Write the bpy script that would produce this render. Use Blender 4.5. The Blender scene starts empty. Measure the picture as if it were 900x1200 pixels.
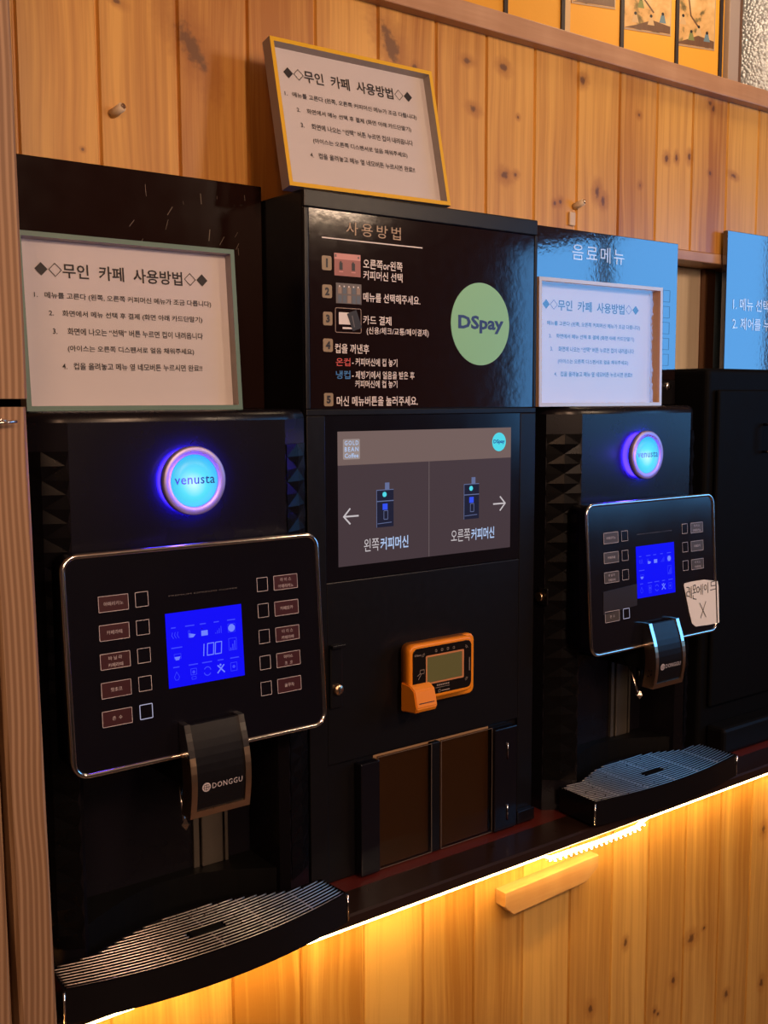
import bpy, bmesh, math, random
from mathutils import Vector, Matrix
random.seed(7)
S = bpy.context.scene
COL = S.collection
H = 1.58            # camera height above the floor; most heights below are given relative to it
PI = math.pi

# ------------------------------------------------------------------ camera, world, lights, exposure
def setup_camera():
    yaw, pit, roll = math.radians(37.05), math.radians(6.03), math.radians(0.2)
    F = Vector((math.sin(yaw)*math.cos(pit), math.cos(yaw)*math.cos(pit), -math.sin(pit)))
    r = Vector((math.cos(yaw), -math.sin(yaw), 0)); d = F.cross(r)
    R = math.cos(roll)*r + math.sin(roll)*d; D = -math.sin(roll)*r + math.cos(roll)*d
    cd = bpy.data.cameras.new('camera'); cam = bpy.data.objects.new('camera', cd); COL.objects.link(cam)
    cd.sensor_fit = 'VERTICAL'; cd.sensor_height = 36; cd.lens = 36*1240/1200
    cd.clip_start = 0.02
    M = Matrix((( R.x, -D.x, -F.x, 0), (R.y, -D.y, -F.y, 0), (R.z, -D.z, -F.z, H), (0,0,0,1)))
    cam.matrix_world = M
    S.camera = cam
setup_camera()
S.view_settings.view_transform = 'Standard'; S.view_settings.look = 'None'
S.view_settings.exposure = 0.0; S.view_settings.gamma = 1.0; S.view_settings.use_curve_mapping = False

W = bpy.data.worlds.new('sky'); S.world = W; W.use_nodes = True
bg = W.node_tree.nodes['Background']
bg.inputs[0].default_value = (0.13, 0.46, 1.0, 1); bg.inputs[1].default_value = 4.2

def area(name, loc, target, size, size_y, power, color, portal=False):
    ld = bpy.data.lights.new(name, 'AREA'); ld.shape = 'RECTANGLE'; ld.size = size; ld.size_y = size_y
    ld.energy = power; ld.color = color
    o = bpy.data.objects.new(name, ld); COL.objects.link(o); o.location = loc
    o.rotation_euler = (Vector(target)-Vector(loc)).to_track_quat('-Z', 'Y').to_euler()
    if portal: ld.cycles.is_portal = True
    return o
WIN = dict(x=3.6, y0=-1.1, y1=0.62, z0=1.32, z1=2.33)
area('window_portal', (WIN['x']+0.05, (WIN['y0']+WIN['y1'])/2, (WIN['z0']+WIN['z1'])/2), (0, (WIN['y0']+WIN['y1'])/2, (WIN['z0']+WIN['z1'])/2), WIN['y1']-WIN['y0'], WIN['z1']-WIN['z0'], 1.0, (1,1,1), True)
area('ceiling_lamp_left', (-0.55, -0.75, 2.35), (0.7, 1.4, 1.6), 0.32, 0.32, 10.0, (1.0, 0.56, 0.33))
area('room_lamp', (0.6, -2.2, 2.15), (1.6, 1.5, 1.6), 0.4, 0.4, 20.0, (1.0, 0.66, 0.46))
area('ceiling_lamp_right', (0.80, -0.75, 2.45), (1.5, 1.4, 1.6), 0.32, 0.32, 18.0, (1.0, 0.60, 0.37))
area('side_fill', (2.3, -0.6, 2.45), (2.1, 1.4, 1.7), 0.32, 0.32, 13.0, (1.0, 0.70, 0.47))  # added fill light that lifts the wall boards on the right, not a real lamp
area('upper_lamp', (2.0, 1.25, 2.72), (2.0, 1.6, 2.3), 0.25, 0.25, 2.3, (1.0, 0.74, 0.46))

# ------------------------------------------------------------------ materials
def new_mat(name):
    m = bpy.data.materials.new(name); m.use_nodes = True
    nt = m.node_tree; return m, nt, nt.nodes['Principled BSDF']
def setp(b, **k):
    for n, v in k.items():
        key = {'color':'Base Color','rough':'Roughness','metal':'Metallic','ior':'IOR','coat':'Coat Weight','coat_rough':'Coat Roughness',
               'emit':'Emission Color','strength':'Emission Strength','spec':'Specular IOR Level','alpha':'Alpha'}[n]
        if isinstance(v, tuple) and len(v) == 3: v = (*v, 1)
        b.inputs[key].default_value = v
def nd(nt, typ, **k):
    n = nt.nodes.new(typ)
    for a, v in k.items(): setattr(n, a, v)
    return n
def simple(name, color, rough=0.5, metal=0.0, var=0.0, bump=0.0, scale=40, **k):
    """principled surface with a little procedural unevenness of roughness and relief"""
    m, nt, b = new_mat(name); setp(b, color=color, rough=rough, metal=metal, **k)
    tc = nd(nt, 'ShaderNodeTexCoord'); no = nd(nt, 'ShaderNodeTexNoise'); no.inputs['Scale'].default_value = scale
    no.inputs['Detail'].default_value = 3
    nt.links.new(tc.outputs['Object'], no.inputs['Vector'])
    mr = nd(nt, 'ShaderNodeMapRange'); mr.inputs['To Min'].default_value = max(0.0, rough-var); mr.inputs['To Max'].default_value = min(1, rough+var)
    nt.links.new(no.outputs['Fac'], mr.inputs['Value']); nt.links.new(mr.outputs['Result'], b.inputs['Roughness'])
    if bump:
        bp = nd(nt, 'ShaderNodeBump'); bp.inputs['Strength'].default_value = bump; bp.inputs['Distance'].default_value = 0.002
        nt.links.new(no.outputs['Fac'], bp.inputs['Height']); nt.links.new(bp.outputs['Normal'], b.inputs['Normal'])
    return m
def emit(name, color, strength):
    m, nt, b = new_mat(name); setp(b, color=(0.004,0.004,0.004), rough=0.5, spec=0.1, emit=color, strength=strength)
    return m
def glass_sheet(name, tint=(1,1,1), ior=1.5, rough=0.02, bump=0.0, scale=60, op=0.0):
    """thin clear sheet: Fresnel gloss over see-through"""
    m, nt, b = new_mat(name); nt.nodes.remove(b); out = nt.nodes['Material Output']
    tr = nd(nt, 'ShaderNodeBsdfTransparent'); tr.inputs[0].default_value = (*tint, 1)
    gl = nd(nt, 'ShaderNodeBsdfGlossy'); gl.inputs['Roughness'].default_value = rough
    fr = nd(nt, 'ShaderNodeFresnel'); fr.inputs['IOR'].default_value = ior
    mx = nd(nt, 'ShaderNodeMixShader')
    ge = nd(nt, 'ShaderNodeNewGeometry'); iv = nd(nt, 'ShaderNodeMath', operation='SUBTRACT'); iv.inputs[0].default_value = 1.0; nt.links.new(ge.outputs['Backfacing'], iv.inputs[1])
    ml = nd(nt, 'ShaderNodeMath', operation='MULTIPLY'); nt.links.new(fr.outputs[0], ml.inputs[0]); nt.links.new(iv.outputs[0], ml.inputs[1])
    nt.links.new(ml.outputs[0], mx.inputs[0]); nt.links.new(tr.outputs[0], mx.inputs[1]); nt.links.new(gl.outputs[0], mx.inputs[2])
    if bump:
        tc = nd(nt, 'ShaderNodeTexCoord'); no = nd(nt, 'ShaderNodeTexNoise'); no.inputs['Scale'].default_value = scale
        nt.links.new(tc.outputs['Object'], no.inputs['Vector'])
        bp = nd(nt, 'ShaderNodeBump'); bp.inputs['Strength'].default_value = bump; bp.inputs['Distance'].default_value = 0.002
        nt.links.new(no.outputs['Fac'], bp.inputs['Height']); nt.links.new(bp.outputs['Normal'], gl.inputs['Normal']); nt.links.new(bp.outputs['Normal'], fr.inputs['Normal'])
    nt.links.new(mx.outputs[0], out.inputs[0]); return m

def wood(name, light, dark, knots=(), rough=0.42, streak=(70, 70, 1.6), pid=True, coat=0.25, ring=0.0, contrast=1.0, wobble=0.022):
    """pine: long grain streaks along z, slow tone drift, per-board tone from the 'pid' attribute, knots at listed (x, z, rx, rz, tilt)"""
    m, nt, b = new_mat(name); L = nt.links
    tc = nd(nt, 'ShaderNodeTexCoord'); src = tc.outputs['Object']
    at = nd(nt, 'ShaderNodeAttribute'); at.attribute_name = 'pid'
    def math_(op, a, c=None, e=None):
        n = nd(nt, 'ShaderNodeMath', operation=op)
        for i, v in enumerate((a, c, e)):
            if v is None: continue
            if isinstance(v, (int, float)): n.inputs[i].default_value = v
            else: L.new(v, n.inputs[i])
        return n.outputs[0]
    off = nd(nt, 'ShaderNodeCombineXYZ')
    pv = math_('MULTIPLY', at.outputs['Fac'], 7.3)
    L.new(pv, off.inputs[0]); L.new(pv, off.inputs[2])
    add = nd(nt, 'ShaderNodeVectorMath', operation='ADD'); L.new(src, add.inputs[0]); L.new(off.outputs[0], add.inputs[1])
    vec = add.outputs[0]
    # slow wobble
    n0 = nd(nt, 'ShaderNodeTexNoise'); n0.inputs['Scale'].default_value = 4.0; n0.inputs['Detail'].default_value = 1
    L.new(vec, n0.inputs['Vector'])
    wob = nd(nt, 'ShaderNodeVectorMath', operation='MULTIPLY_ADD')
    L.new(n0.outputs['Color'], wob.inputs[0]); wob.inputs[1].default_value = (wobble, 0.0, 0.0); L.new(vec, wob.inputs[2])
    mp = nd(nt, 'ShaderNodeMapping'); mp.inputs['Scale'].default_value = streak; L.new(wob.outputs[0], mp.inputs['Vector'])
    n1 = nd(nt, 'ShaderNodeTexNoise'); n1.inputs['Scale'].default_value = 1.0; n1.inputs['Detail'].default_value = 4; n1.inputs['Roughness'].default_value = 0.65
    L.new(mp.outputs[0], n1.inputs['Vector'])
    mp2 = nd(nt, 'ShaderNodeMapping'); mp2.inputs['Scale'].default_value = (14, 14, 1.1); L.new(wob.outputs[0], mp2.inputs['Vector'])
    n2 = nd(nt, 'ShaderNodeTexNoise'); n2.inputs['Scale'].default_value = 1.0; n2.inputs['Detail'].default_value = 2; L.new(mp2.outputs[0], n2.inputs['Vector'])
    g = math_('ADD', math_('MULTIPLY', n1.outputs['Fac'], 0.55), math_('MULTIPLY', n2.outputs['Fac'], 0.45))
    if ring:
        sx = nd(nt, 'ShaderNodeSeparateXYZ'); L.new(wob.outputs[0], sx.inputs[0])
        sn = math_('SINE', math_('MULTIPLY', math_('ADD', sx.outputs[0], math_('MULTIPLY', n2.outputs['Fac'], 0.012)), ring))
        g = math_('ADD', math_('MULTIPLY', g, 0.45), math_('MULTIPLY_ADD', sn, 0.13, 0.28))
    g = math_('ADD', g, math_('MULTIPLY_ADD', at.outputs['Fac'], 0.22, -0.11))
    ramp = nd(nt, 'ShaderNodeMapRange'); ramp.inputs['From Min'].default_value = 0.5-0.2/contrast; ramp.inputs['From Max'].default_value = 0.5+0.2/contrast
    L.new(g, ramp.inputs['Value'])
    mix = nd(nt, 'ShaderNodeMix', data_type='RGBA'); mix.inputs['A'].default_value = (*dark, 1); mix.inputs['B'].default_value = (*light, 1)
    L.new(ramp.outputs['Result'], mix.inputs['Factor'])
    colr = mix.outputs['Result']
    if knots:
        sp = nd(nt, 'ShaderNodeSeparateXYZ'); L.new(src, sp.inputs[0])
        nk = nd(nt, 'ShaderNodeTexNoise'); nk.inputs['Scale'].default_value = 95; L.new(src, nk.inputs['Vector'])
        acc = None; halo = None
        for (kx, kz, rx, rz, an) in knots:
            dx = math_('SUBTRACT', sp.outputs[0], kx); dz = math_('SUBTRACT', sp.outputs[2], kz)
            ca, sa = math.cos(an), math.sin(an)
            u = math_('ADD', math_('MULTIPLY', dx, ca/rx), math_('MULTIPLY', dz, sa/rx))
            v = math_('ADD', math_('MULTIPLY', dx, -sa/rz), math_('MULTIPLY', dz, ca/rz))
            r = math_('SQRT', math_('ADD', math_('MULTIPLY', u, u), math_('MULTIPLY', v, v)))
            acc = r if acc is None else math_('MINIMUM', acc, r)
        acc = math_('ADD', acc, math_('MULTIPLY_ADD', nk.outputs['Fac'], 1.7, -0.85))
        core = nd(nt, 'ShaderNodeMapRange', interpolation_type='SMOOTHSTEP'); core.inputs['From Min'].default_value = 1.25; core.inputs['From Max'].default_value = 0.45; core.inputs['To Max'].default_value = 0.85
        L.new(acc, core.inputs['Value'])
        hal = nd(nt, 'ShaderNodeMapRange', interpolation_type='SMOOTHSTEP'); hal.inputs['From Min'].default_value = 3.6; hal.inputs['From Max'].default_value = 0.9; hal.inputs['To Max'].default_value = 0.55
        L.new(acc, hal.inputs['Value'])
        m2 = nd(nt, 'ShaderNodeMix', data_type='RGBA'); L.new(hal.outputs[0], m2.inputs['Factor']); L.new(colr, m2.inputs['A']); m2.inputs['B'].default_value = (dark[0]*0.8, dark[1]*0.7, dark[2]*0.6, 1)
        m3 = nd(nt, 'ShaderNodeMix', data_type='RGBA'); L.new(core.outputs[0], m3.inputs['Factor']); L.new(m2.outputs['Result'], m3.inputs['A']); m3.inputs['B'].default_value = (0.12, 0.042, 0.010, 1)
        colr = m3.outputs['Result']
    L.new(colr, b.inputs['Base Color']); setp(b, rough=rough, coat=coat, coat_rough=0.25)
    bp = nd(nt, 'ShaderNodeBump'); bp.inputs['Strength'].default_value = 0.25; bp.inputs['Distance'].default_value = 0.001
    L.new(n1.outputs['Fac'], bp.inputs['Height']); L.new(bp.outputs['Normal'], b.inputs['Normal'])
    return m

def kn(lst, base=0.0045): # (x, z, size, stretch, tilt)
    return [(x, H+z, base*s, base*s*st, t) for (x, z, s, st, t) in lst]
KU = kn([(0.654,0.572,1.6,0.5,-0.35),(0.772,0.531,3.2,2.6,0.62),(1.149,0.607,3.2,2.4,0.5),(1.203,0.579,1.1,1,0),(1.326,0.6126,1.8,0.6,0),(1.341,0.53,2.0,0.6,-0.2),
  (1.415,0.6166,2.0,0.75,-0.3),(1.422,0.4207,2.1,0.75,-0.3),(1.454,0.533,0.7,1,0),(1.449,0.426,1.0,1,0),(1.631,0.631,1.7,1,0),(1.679,0.42,1.6,1.5,0),(1.697,0.405,1.5,1.3,0),(1.803,0.59,1.0,1,0),
  (1.811,0.4485,0.9,1,0),(1.896,0.5155,1.3,1.2,0),(1.93,0.52,1.0,1.5,0),(1.974,0.526,1.2,1.5,0),(2.042,0.652,1.3,1,0.3),(2.055,0.643,1.0,1.5,0),(2.137,0.507,2.0,0.5,-0.2),(2.049,0.502,1.0,1,0),
  (1.556,0.385,0.9,1,0),(1.572,0.388,0.9,1.2,0),(0.596,0.3576,0.45,1,0),(1.03,0.45,0.6,1,0)])
KL = kn([(x*1.0273, z*1.0273, q, t_, a_) for x, z, q, t_, a_ in [(1.757,-1.108,2.4,0.9,0),(1.80,-1.098,1.0,0.7,0),(1.55,-1.05,1.1,1.6,0),(2.016,-1.295,1.5,1.5,0),(1.885,-1.275,1.4,1.2,0),(1.702,-1.18,1.5,1.1,0.4),(1.644,-1.225,1.1,1,0),(1.655,-1.235,0.8,1,0),
  (1.453,-1.149,1.5,1.3,0.3),(2.004,-0.937,1.6,1.3,0),(1.34,-1.22,1.2,1,0),(0.80,-0.99,1.3,1.4,0.2),(1.12,-1.22,1.3,0.7,0)]])
M = {}
M['plank_upper'] = wood('honey_pine_boards', (0.74, 0.40, 0.082), (0.40, 0.15, 0.016), KU, contrast=1.6)
M['plank_lower'] = wood('pine_counter_boards', (0.74, 0.42, 0.10), (0.46, 0.20, 0.028), KL, contrast=1.5)
M['trim_wood'] = wood('trim_wood', (0.62, 0.37, 0.21), (0.44, 0.23, 0.11), streak=(3, 60, 60), pid=False, rough=0.5)
M['post_wood'] = wood('post_wood', (0.56, 0.36, 0.21), (0.25, 0.135, 0.065), ring=900, streak=(110,110,2), rough=0.6, coat=0.0, contrast=0.95, wobble=0.014)
M['stick_wood'] = wood('stick_wood', (0.62, 0.38, 0.15), (0.46, 0.24, 0.08), streak=(2, 60, 60), pid=False)
M['niche_wood'] = wood('pale_board_wood', (0.80, 0.70, 0.55), (0.62, 0.52, 0.38), pid=False)
M['brown_wood'] = wood('brown_wood', (0.22, 0.11, 0.05), (0.13, 0.06, 0.025), pid=False)
M['black_gloss'] = simple('black_gloss_plastic', (0.006,0.0055,0.009), 0.16, var=0.05, bump=0.05, scale=14, ior=1.5)
M['black_satin'] = simple('black_satin_metal', (0.006,0.0055,0.007), 0.34, var=0.06, bump=0.03, scale=90, spec=0.3)
M['cab_black'] = simple('matt_black_cabinet', (0.004,0.004,0.0045), 0.6, var=0.05, spec=0.05)
M['black_matte'] = simple('black_matte', (0.004,0.004,0.0045), 0.5, var=0.05, spec=0.15)
M['body_black'] = simple('body_black_plastic', (0.007,0.006,0.009), 0.27, var=0.03, bump=0.02, scale=14, spec=0.3)
M['tray_black'] = simple('tray_black_plastic', (0.006,0.0055,0.007), 0.2, var=0.04, spec=0.3)
M['facet'] = simple('faceted_black', (0.003,0.0028,0.0035), 0.28, var=0.03, spec=0.16)
M['board_black'] = simple('glossy_black_board', (0.012,0.006,0.006), 0.06, var=0.03, bump=0.045, scale=110, ior=2.35)
M['board_dull'] = simple('scuffed_black_board', (0.014,0.006,0.005), 0.13, var=0.04, bump=0.03, scale=30, spec=0.25)
M['poster'] = simple('black_poster_film', (0.012,0.006,0.007), 0.09, var=0.03, bump=0.05, scale=60, ior=1.7)
M['chrome'] = simple('chrome', (0.78,0.74,0.70), 0.16, 1.0, var=0.04)
M['brushed'] = simple('brushed_ring', (0.50,0.44,0.62), 0.45, 0.7, var=0.08, scale=200)
M['gold'] = simple('worn_copper_rim', (0.72,0.50,0.32), 0.30, 1.0, var=0.08, scale=60)
M['steel'] = simple('grille_steel', (0.60,0.52,0.48), 0.30, 1.0, var=0.08, scale=120)
M['grey_metal'] = simple('grey_spout_metal', (0.24,0.21,0.18), 0.35, 0.8, var=0.1)
M['paper'] = simple('white_paper', (0.66,0.62,0.63), 0.7, bump=0.03)
M['note_paper'] = simple('note_paper', (0.86,0.82,0.76), 0.7, bump=0.05)
M['ink'] = simple('black_ink', (0.015,0.012,0.014), 0.6)
M['ink_white'] = simple('white_print', (0.80,0.76,0.74), 0.45)
M['ink_brown'] = simple('tan_print', (0.48,0.35,0.23), 0.45)
M['ink_gold'] = simple('gold_print', (0.32,0.24,0.14), 0.4)
M['ink_red'] = simple('red_print', (0.62,0.09,0.07), 0.45)
M['ink_blue'] = simple('blue_print', (0.05,0.22,0.55), 0.45)
M['ink_navy'] = simple('navy_print', (0.02,0.055,0.22), 0.45)
M['ink_pale'] = simple('pale_grey_print', (0.70,0.76,0.85), 0.12, ior=2.6)
M['line_white'] = simple('thin_white_print', (0.62,0.56,0.58), 0.4)
M['line_lit'] = emit('lit_key_outline', (0.75,0.72,1.0), 0.55)
M['sticker_green'] = simple('pale_green_sticker', (0.28,0.64,0.36), 0.35)
M['red_label'] = simple('dark_red_label', (0.055,0.015,0.020), 0.35)
M['olive_label'] = simple('dark_olive_label', (0.07,0.055,0.04), 0.35)
M['th_red'] = simple('thumb_red', (0.36,0.13,0.11), 0.4); M['th_pink'] = simple('thumb_pink', (0.65,0.30,0.27), 0.4)
M['th_grey'] = simple('thumb_grey', (0.13,0.115,0.11), 0.4); M['th_tan'] = simple('thumb_tan', (0.30,0.22,0.17), 0.4)
M['th_blue'] = simple('thumb_blue', (0.10,0.13,0.17), 0.4); M['th_dark'] = simple('thumb_dark', (0.012,0.010,0.012), 0.4)
M['frame_teal'] = simple('teal_frame_paint', (0.10,0.19,0.155), 0.45, bump=0.05)
M['frame_yellow'] = simple('yellow_frame_paint', (0.78,0.46,0.02), 0.42, bump=0.05)
M['frame_white'] = simple('white_frame_paint', (0.60,0.60,0.62), 0.18, ior=1.9)
M['frame_inner'] = simple('grey_frame_side', (0.36,0.31,0.28), 0.5)
M['frame_inner_wood'] = simple('raw_wood_frame_side', (0.62,0.40,0.24), 0.5)
M['glass'] = glass_sheet('picture_glass', bump=0.012, scale=45, ior=1.6)
M['glass_shiny'] = glass_sheet('shiny_picture_glass', bump=0.02, scale=60, ior=2.3)
M['hatch_glass'] = glass_sheet('smoked_hatch_glass', tint=(0.55,0.50,0.44), ior=1.5, rough=0.05)
M['orange'] = simple('orange_plastic', (0.92,0.29,0.012), 0.36, var=0.05, bump=0.03)
M['orange_dark'] = simple('orange_plastic_seam', (0.55,0.10,0.01), 0.4)
M['reader_black'] = simple('reader_face', (0.010,0.008,0.008), 0.2)
M['lcd_olive'] = simple('unlit_lcd', (0.15,0.155,0.06), 0.3)
M['counter_dark'] = simple('dark_counter_edge', (0.022,0.010,0.007), 0.3, var=0.06, bump=0.05, scale=20)
M['counter_red'] = simple('dark_red_mat', (0.10,0.013,0.010), 0.45, var=0.05, bump=0.05)
M['led'] = emit('warm_led_tape', (1.0,0.62,0.20), 62.0)
M['led_dot'] = emit('led_chip', (1.0,0.93,0.78), 25.0)
M['led_base'] = simple('clear_tape_jacket', (0.75,0.70,0.58), 0.3)
def badge_mat():
    m, nt, b = new_mat('lit_badge'); L = nt.links
    tc = nd(nt, 'ShaderNodeTexCoord'); sp = nd(nt, 'ShaderNodeSeparateXYZ'); L.new(tc.outputs['Object'], sp.inputs[0])
    cb = nd(nt, 'ShaderNodeCombineXYZ'); L.new(sp.outputs[0], cb.inputs[0]); L.new(sp.outputs[2], cb.inputs[1])
    di = nd(nt, 'ShaderNodeVectorMath', operation='DISTANCE'); L.new(cb.outputs[0], di.inputs[0]); di.inputs[1].default_value = (0.006, 0.668, 0)
    r = nd(nt, 'ShaderNodeValToRGB'); e = r.color_ramp.elements
    e[0].position = 0.0; e[0].color = (0.55,1.0,1.0,1); e[1].position = 1.0; e[1].color = (0.035,0.50,0.88,1)
    x = e.new(0.45); x.color = (0.10,0.78,0.95,1)
    mr = nd(nt, 'ShaderNodeMapRange'); mr.inputs['From Max'].default_value = 0.038; L.new(di.outputs['Value'], mr.inputs['Value']); L.new(mr.outputs[0], r.inputs[0])
    L.new(r.outputs[0], b.inputs['Emission Color']); setp(b, color=(0.004,0.004,0.004), rough=0.4, strength=1.0); return m
M['badge'] = badge_mat()
M['halo_emitter'] = emit('added_halo_emitter', (0.03,0.012,1.0), 190.0)  # emitter added out of sight to imitate the blue bloom
M['badge_ink'] = simple('badge_print', (0.01,0.03,0.05), 0.4)
M['lcd_blue'] = emit('blue_display', (0.0012,0.0008,0.93), 1.0)
M['lcd_icon'] = emit('display_icons', (0.045,0.06,1.0), 1.0)
M['lcd_icon_hi'] = emit('display_icons_bright', (0.16,0.22,1.0), 1.0)
M['scr_top'] = emit('screen_header', (0.165,0.11,0.10), 1.0)
M['scr_body'] = emit('screen_page', (0.056,0.036,0.042), 1.0)
M['scr_line'] = emit('screen_rule', (0.17,0.13,0.13), 1.0)
M['scr_white'] = emit('screen_white', (0.55,0.50,0.52), 1.0)
M['scr_paleblue'] = emit('screen_paleblue', (0.42,0.56,0.85), 1.0)
M['scr_dark'] = emit('screen_machine', (0.010,0.011,0.030), 1.0)
M['scr_edge'] = emit('screen_machine_edge', (0.12,0.15,0.30), 1.0)
M['scr_blue'] = emit('screen_machine_blue', (0.03,0.08,0.85), 1.0)
M['scr_cyan'] = emit('screen_cyan', (0.08,0.68,0.80), 1.0)
M['scr_tan'] = emit('screen_tan', (0.30,0.24,0.23), 1.0)
M['scr_navy'] = emit('screen_navy', (0.01,0.05,0.30), 1.0)
M['plaster'] = simple('warm_plaster', (0.32,0.22,0.13), 0.8, bump=0.1)
M['room_dark'] = simple('dark_room_wall', (0.12,0.075,0.05), 0.8, bump=0.1)
M['floor'] = simple('brown_floor_tile', (0.10,0.06,0.04), 0.5, bump=0.1, scale=8)
M['ceiling'] = simple('ceiling_board', (0.30,0.21,0.14), 0.8, bump=0.05)
M['screen_yellow'] = simple('golden_silk', (0.80,0.40,0.025), 0.55, bump=0.08, scale=200)
M['screen_black'] = simple('screen_border_black', (0.02,0.012,0.012), 0.5)
M['screen_cream'] = simple('screen_border_cream', (0.62,0.42,0.20), 0.55)
M['pipe_foil'] = None
M['paint_green'] = simple('painted_green', (0.22,0.24,0.07), 0.6); M['paint_blue'] = simple('painted_blue', (0.14,0.24,0.30), 0.6)
M['grey_paint'] = simple('grey_paint', (0.42,0.33,0.27), 0.6)
M['reflected_sky'] = simple('reflected_sky_blue', (0.34,0.55,0.75), 0.35)  # reflected sky light put into the base colour
M['peg'] = simple('plastic_peg', (0.70,0.55,0.38), 0.4)

def quilted():
    m, nt, b = new_mat('quilted_silver_foil'); L = nt.links
    tc = nd(nt, 'ShaderNodeTexCoord'); mp = nd(nt, 'ShaderNodeMapping'); mp.inputs['Scale'].default_value = (1,1,1)
    vo = nd(nt, 'ShaderNodeTexVoronoi'); vo.inputs['Scale'].default_value = 150
    L.new(tc.outputs['Object'], mp.inputs[0]); L.new(mp.outputs[0], vo.inputs['Vector'])
    bp = nd(nt, 'ShaderNodeBump'); bp.inputs['Strength'].default_value = 0.7; bp.inputs['Distance'].default_value = 0.004; bp.invert = True
    L.new(vo.outputs['Distance'], bp.inputs['Height']); L.new(bp.outputs['Normal'], b.inputs['Normal'])
    setp(b, color=(0.55,0.60,0.66), rough=0.42, metal=0.6); return m
M['pipe_foil'] = quilted()
def painting_mat(name, seed):
    m, nt, b = new_mat(name); L = nt.links
    tc = nd(nt, 'ShaderNodeTexCoord'); mp = nd(nt, 'ShaderNodeMapping'); mp.inputs['Location'].default_value = (seed, seed*2.1, seed*0.7)
    L.new(tc.outputs['Object'], mp.inputs[0])
    n = nd(nt, 'ShaderNodeTexNoise'); n.inputs['Scale'].default_value = 26; n.inputs['Detail'].default_value = 5; n.inputs['Distortion'].default_value = 0.3
    L.new(mp.outputs[0], n.inputs['Vector'])
    r = nd(nt, 'ShaderNodeValToRGB'); e = r.color_ramp.elements
    e[0].position = 0.30; e[0].color = (0.05,0.025,0.015,1); e[1].position = 0.66; e[1].color = (0.78,0.52,0.24,1)
    for p, c in ((0.39,(0.22,0.16,0.05,1)),(0.45,(0.62,0.36,0.12,1)),(0.56,(0.72,0.45,0.17,1))):
        x = e.new(p); x.color = c
    L.new(n.outputs['Fac'], r.inputs[0]); L.new(r.outputs[0], b.inputs['Base Color']); setp(b, rough=0.6); return m

# ------------------------------------------------------------------ mesh helpers
def face(bm, pts, mi=0, smooth=False):
    try:
        f = bm.faces.new([bm.verts.new(p) for p in pts]); f.material_index = mi; f.smooth = smooth; return f
    except ValueError: return None
def box(bm, x0, x1, y0, y1, z0, z1, mi=0, bev=0.0, seg=2):
    r = bmesh.ops.create_cube(bm, size=1.0); vs = r['verts']
    for v in vs:
        v.co = Vector((x0+(v.co.x+0.5)*(x1-x0), y0+(v.co.y+0.5)*(y1-y0), z0+(v.co.z+0.5)*(z1-z0)))
    fs = set(f for v in vs for f in v.link_faces); es = list(set(e for v in vs for e in v.link_edges))
    for f in fs: f.material_index = mi
    if bev:
        r = bmesh.ops.bevel(bm, geom=es, offset=bev, segments=seg, affect='EDGES', profile=0.5, clamp_overlap=True)
        for f in r['faces']: f.material_index = mi
def rrect(x0, x1, z0, z1, r, n=6):
    r = min(r, (x1-x0)/2, (z1-z0)/2); pts = []
    for cx, cz, a0 in ((x1-r, z0+r, -PI/2), (x1-r, z1-r, 0), (x0+r, z1-r, PI/2), (x0+r, z0+r, PI)):
        for i in range(n+1):
            a = a0+PI/2*i/n; pts.append((cx+r*math.cos(a), cz+r*math.sin(a)))
    return pts
def prism_y(bm, pts, y0, y1, mi=0, bev=0.0):
    """extrude an (x,z) outline (counter-clockwise seen from the front) from y0 (front) to y1"""
    n = len(pts)
    cx = sum(p[0] for p in pts)/n; cz = sum(p[1] for p in pts)/n
    loops = []
    if bev:
        rings = [(bev, y0), (bev*0.3, y0+bev*0.3), (0, y0+bev), (0, y1)]
    else: rings = [(0, y0), (0, y1)]
    # inset along outline normals
    nrm = []
    for i in range(n):
        a = Vector(pts[i-1]); c = Vector(pts[(i+1) % n]); t = (c-a); t = t.normalized() if t.length > 1e-9 else Vector((1,0))
        nrm.append(Vector((-t.y, t.x)))
    for ins, y in rings:
        loops.append([bm.verts.new((p[0]+nrm[i].x*ins, y, p[1]+nrm[i].y*ins)) for i, p in enumerate(pts)])
    f = bm.faces.new(loops[0]); f.material_index = mi
    for k in range(len(loops)-1):
        A, B = loops[k], loops[k+1]
        for i in range(n):
            f = bm.faces.new((A[i], B[i], B[(i+1) % n], A[(i+1) % n])); f.material_index = mi; f.smooth = bool(bev) and n > 8
    f = bm.faces.new(list(reversed(loops[-1]))); f.material_index = mi
def prism_z(bm, pts, z0, z1, mi=0):
    n = len(pts); A = [bm.verts.new((x, y, z0)) for x, y in pts]; B = [bm.verts.new((x, y, z1)) for x, y in pts]
    for i in range(n):
        f = bm.faces.new((A[i], A[(i+1) % n], B[(i+1) % n], B[i])); f.material_index = mi
    bm.faces.new(list(reversed(A))).material_index = mi; bm.faces.new(B).material_index = mi
def prism_x(bm, pts, x0, x1, mi=0):
    n = len(pts); A = [bm.verts.new((x0, y, z)) for y, z in pts]; B = [bm.verts.new((x1, y, z)) for y, z in pts]
    for i in range(n):
        f = bm.faces.new((A[i], B[i], B[(i+1) % n], A[(i+1) % n])); f.material_index = mi
    bm.faces.new(A).material_index = mi; bm.faces.new(list(reversed(B))).material_index = mi
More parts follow.
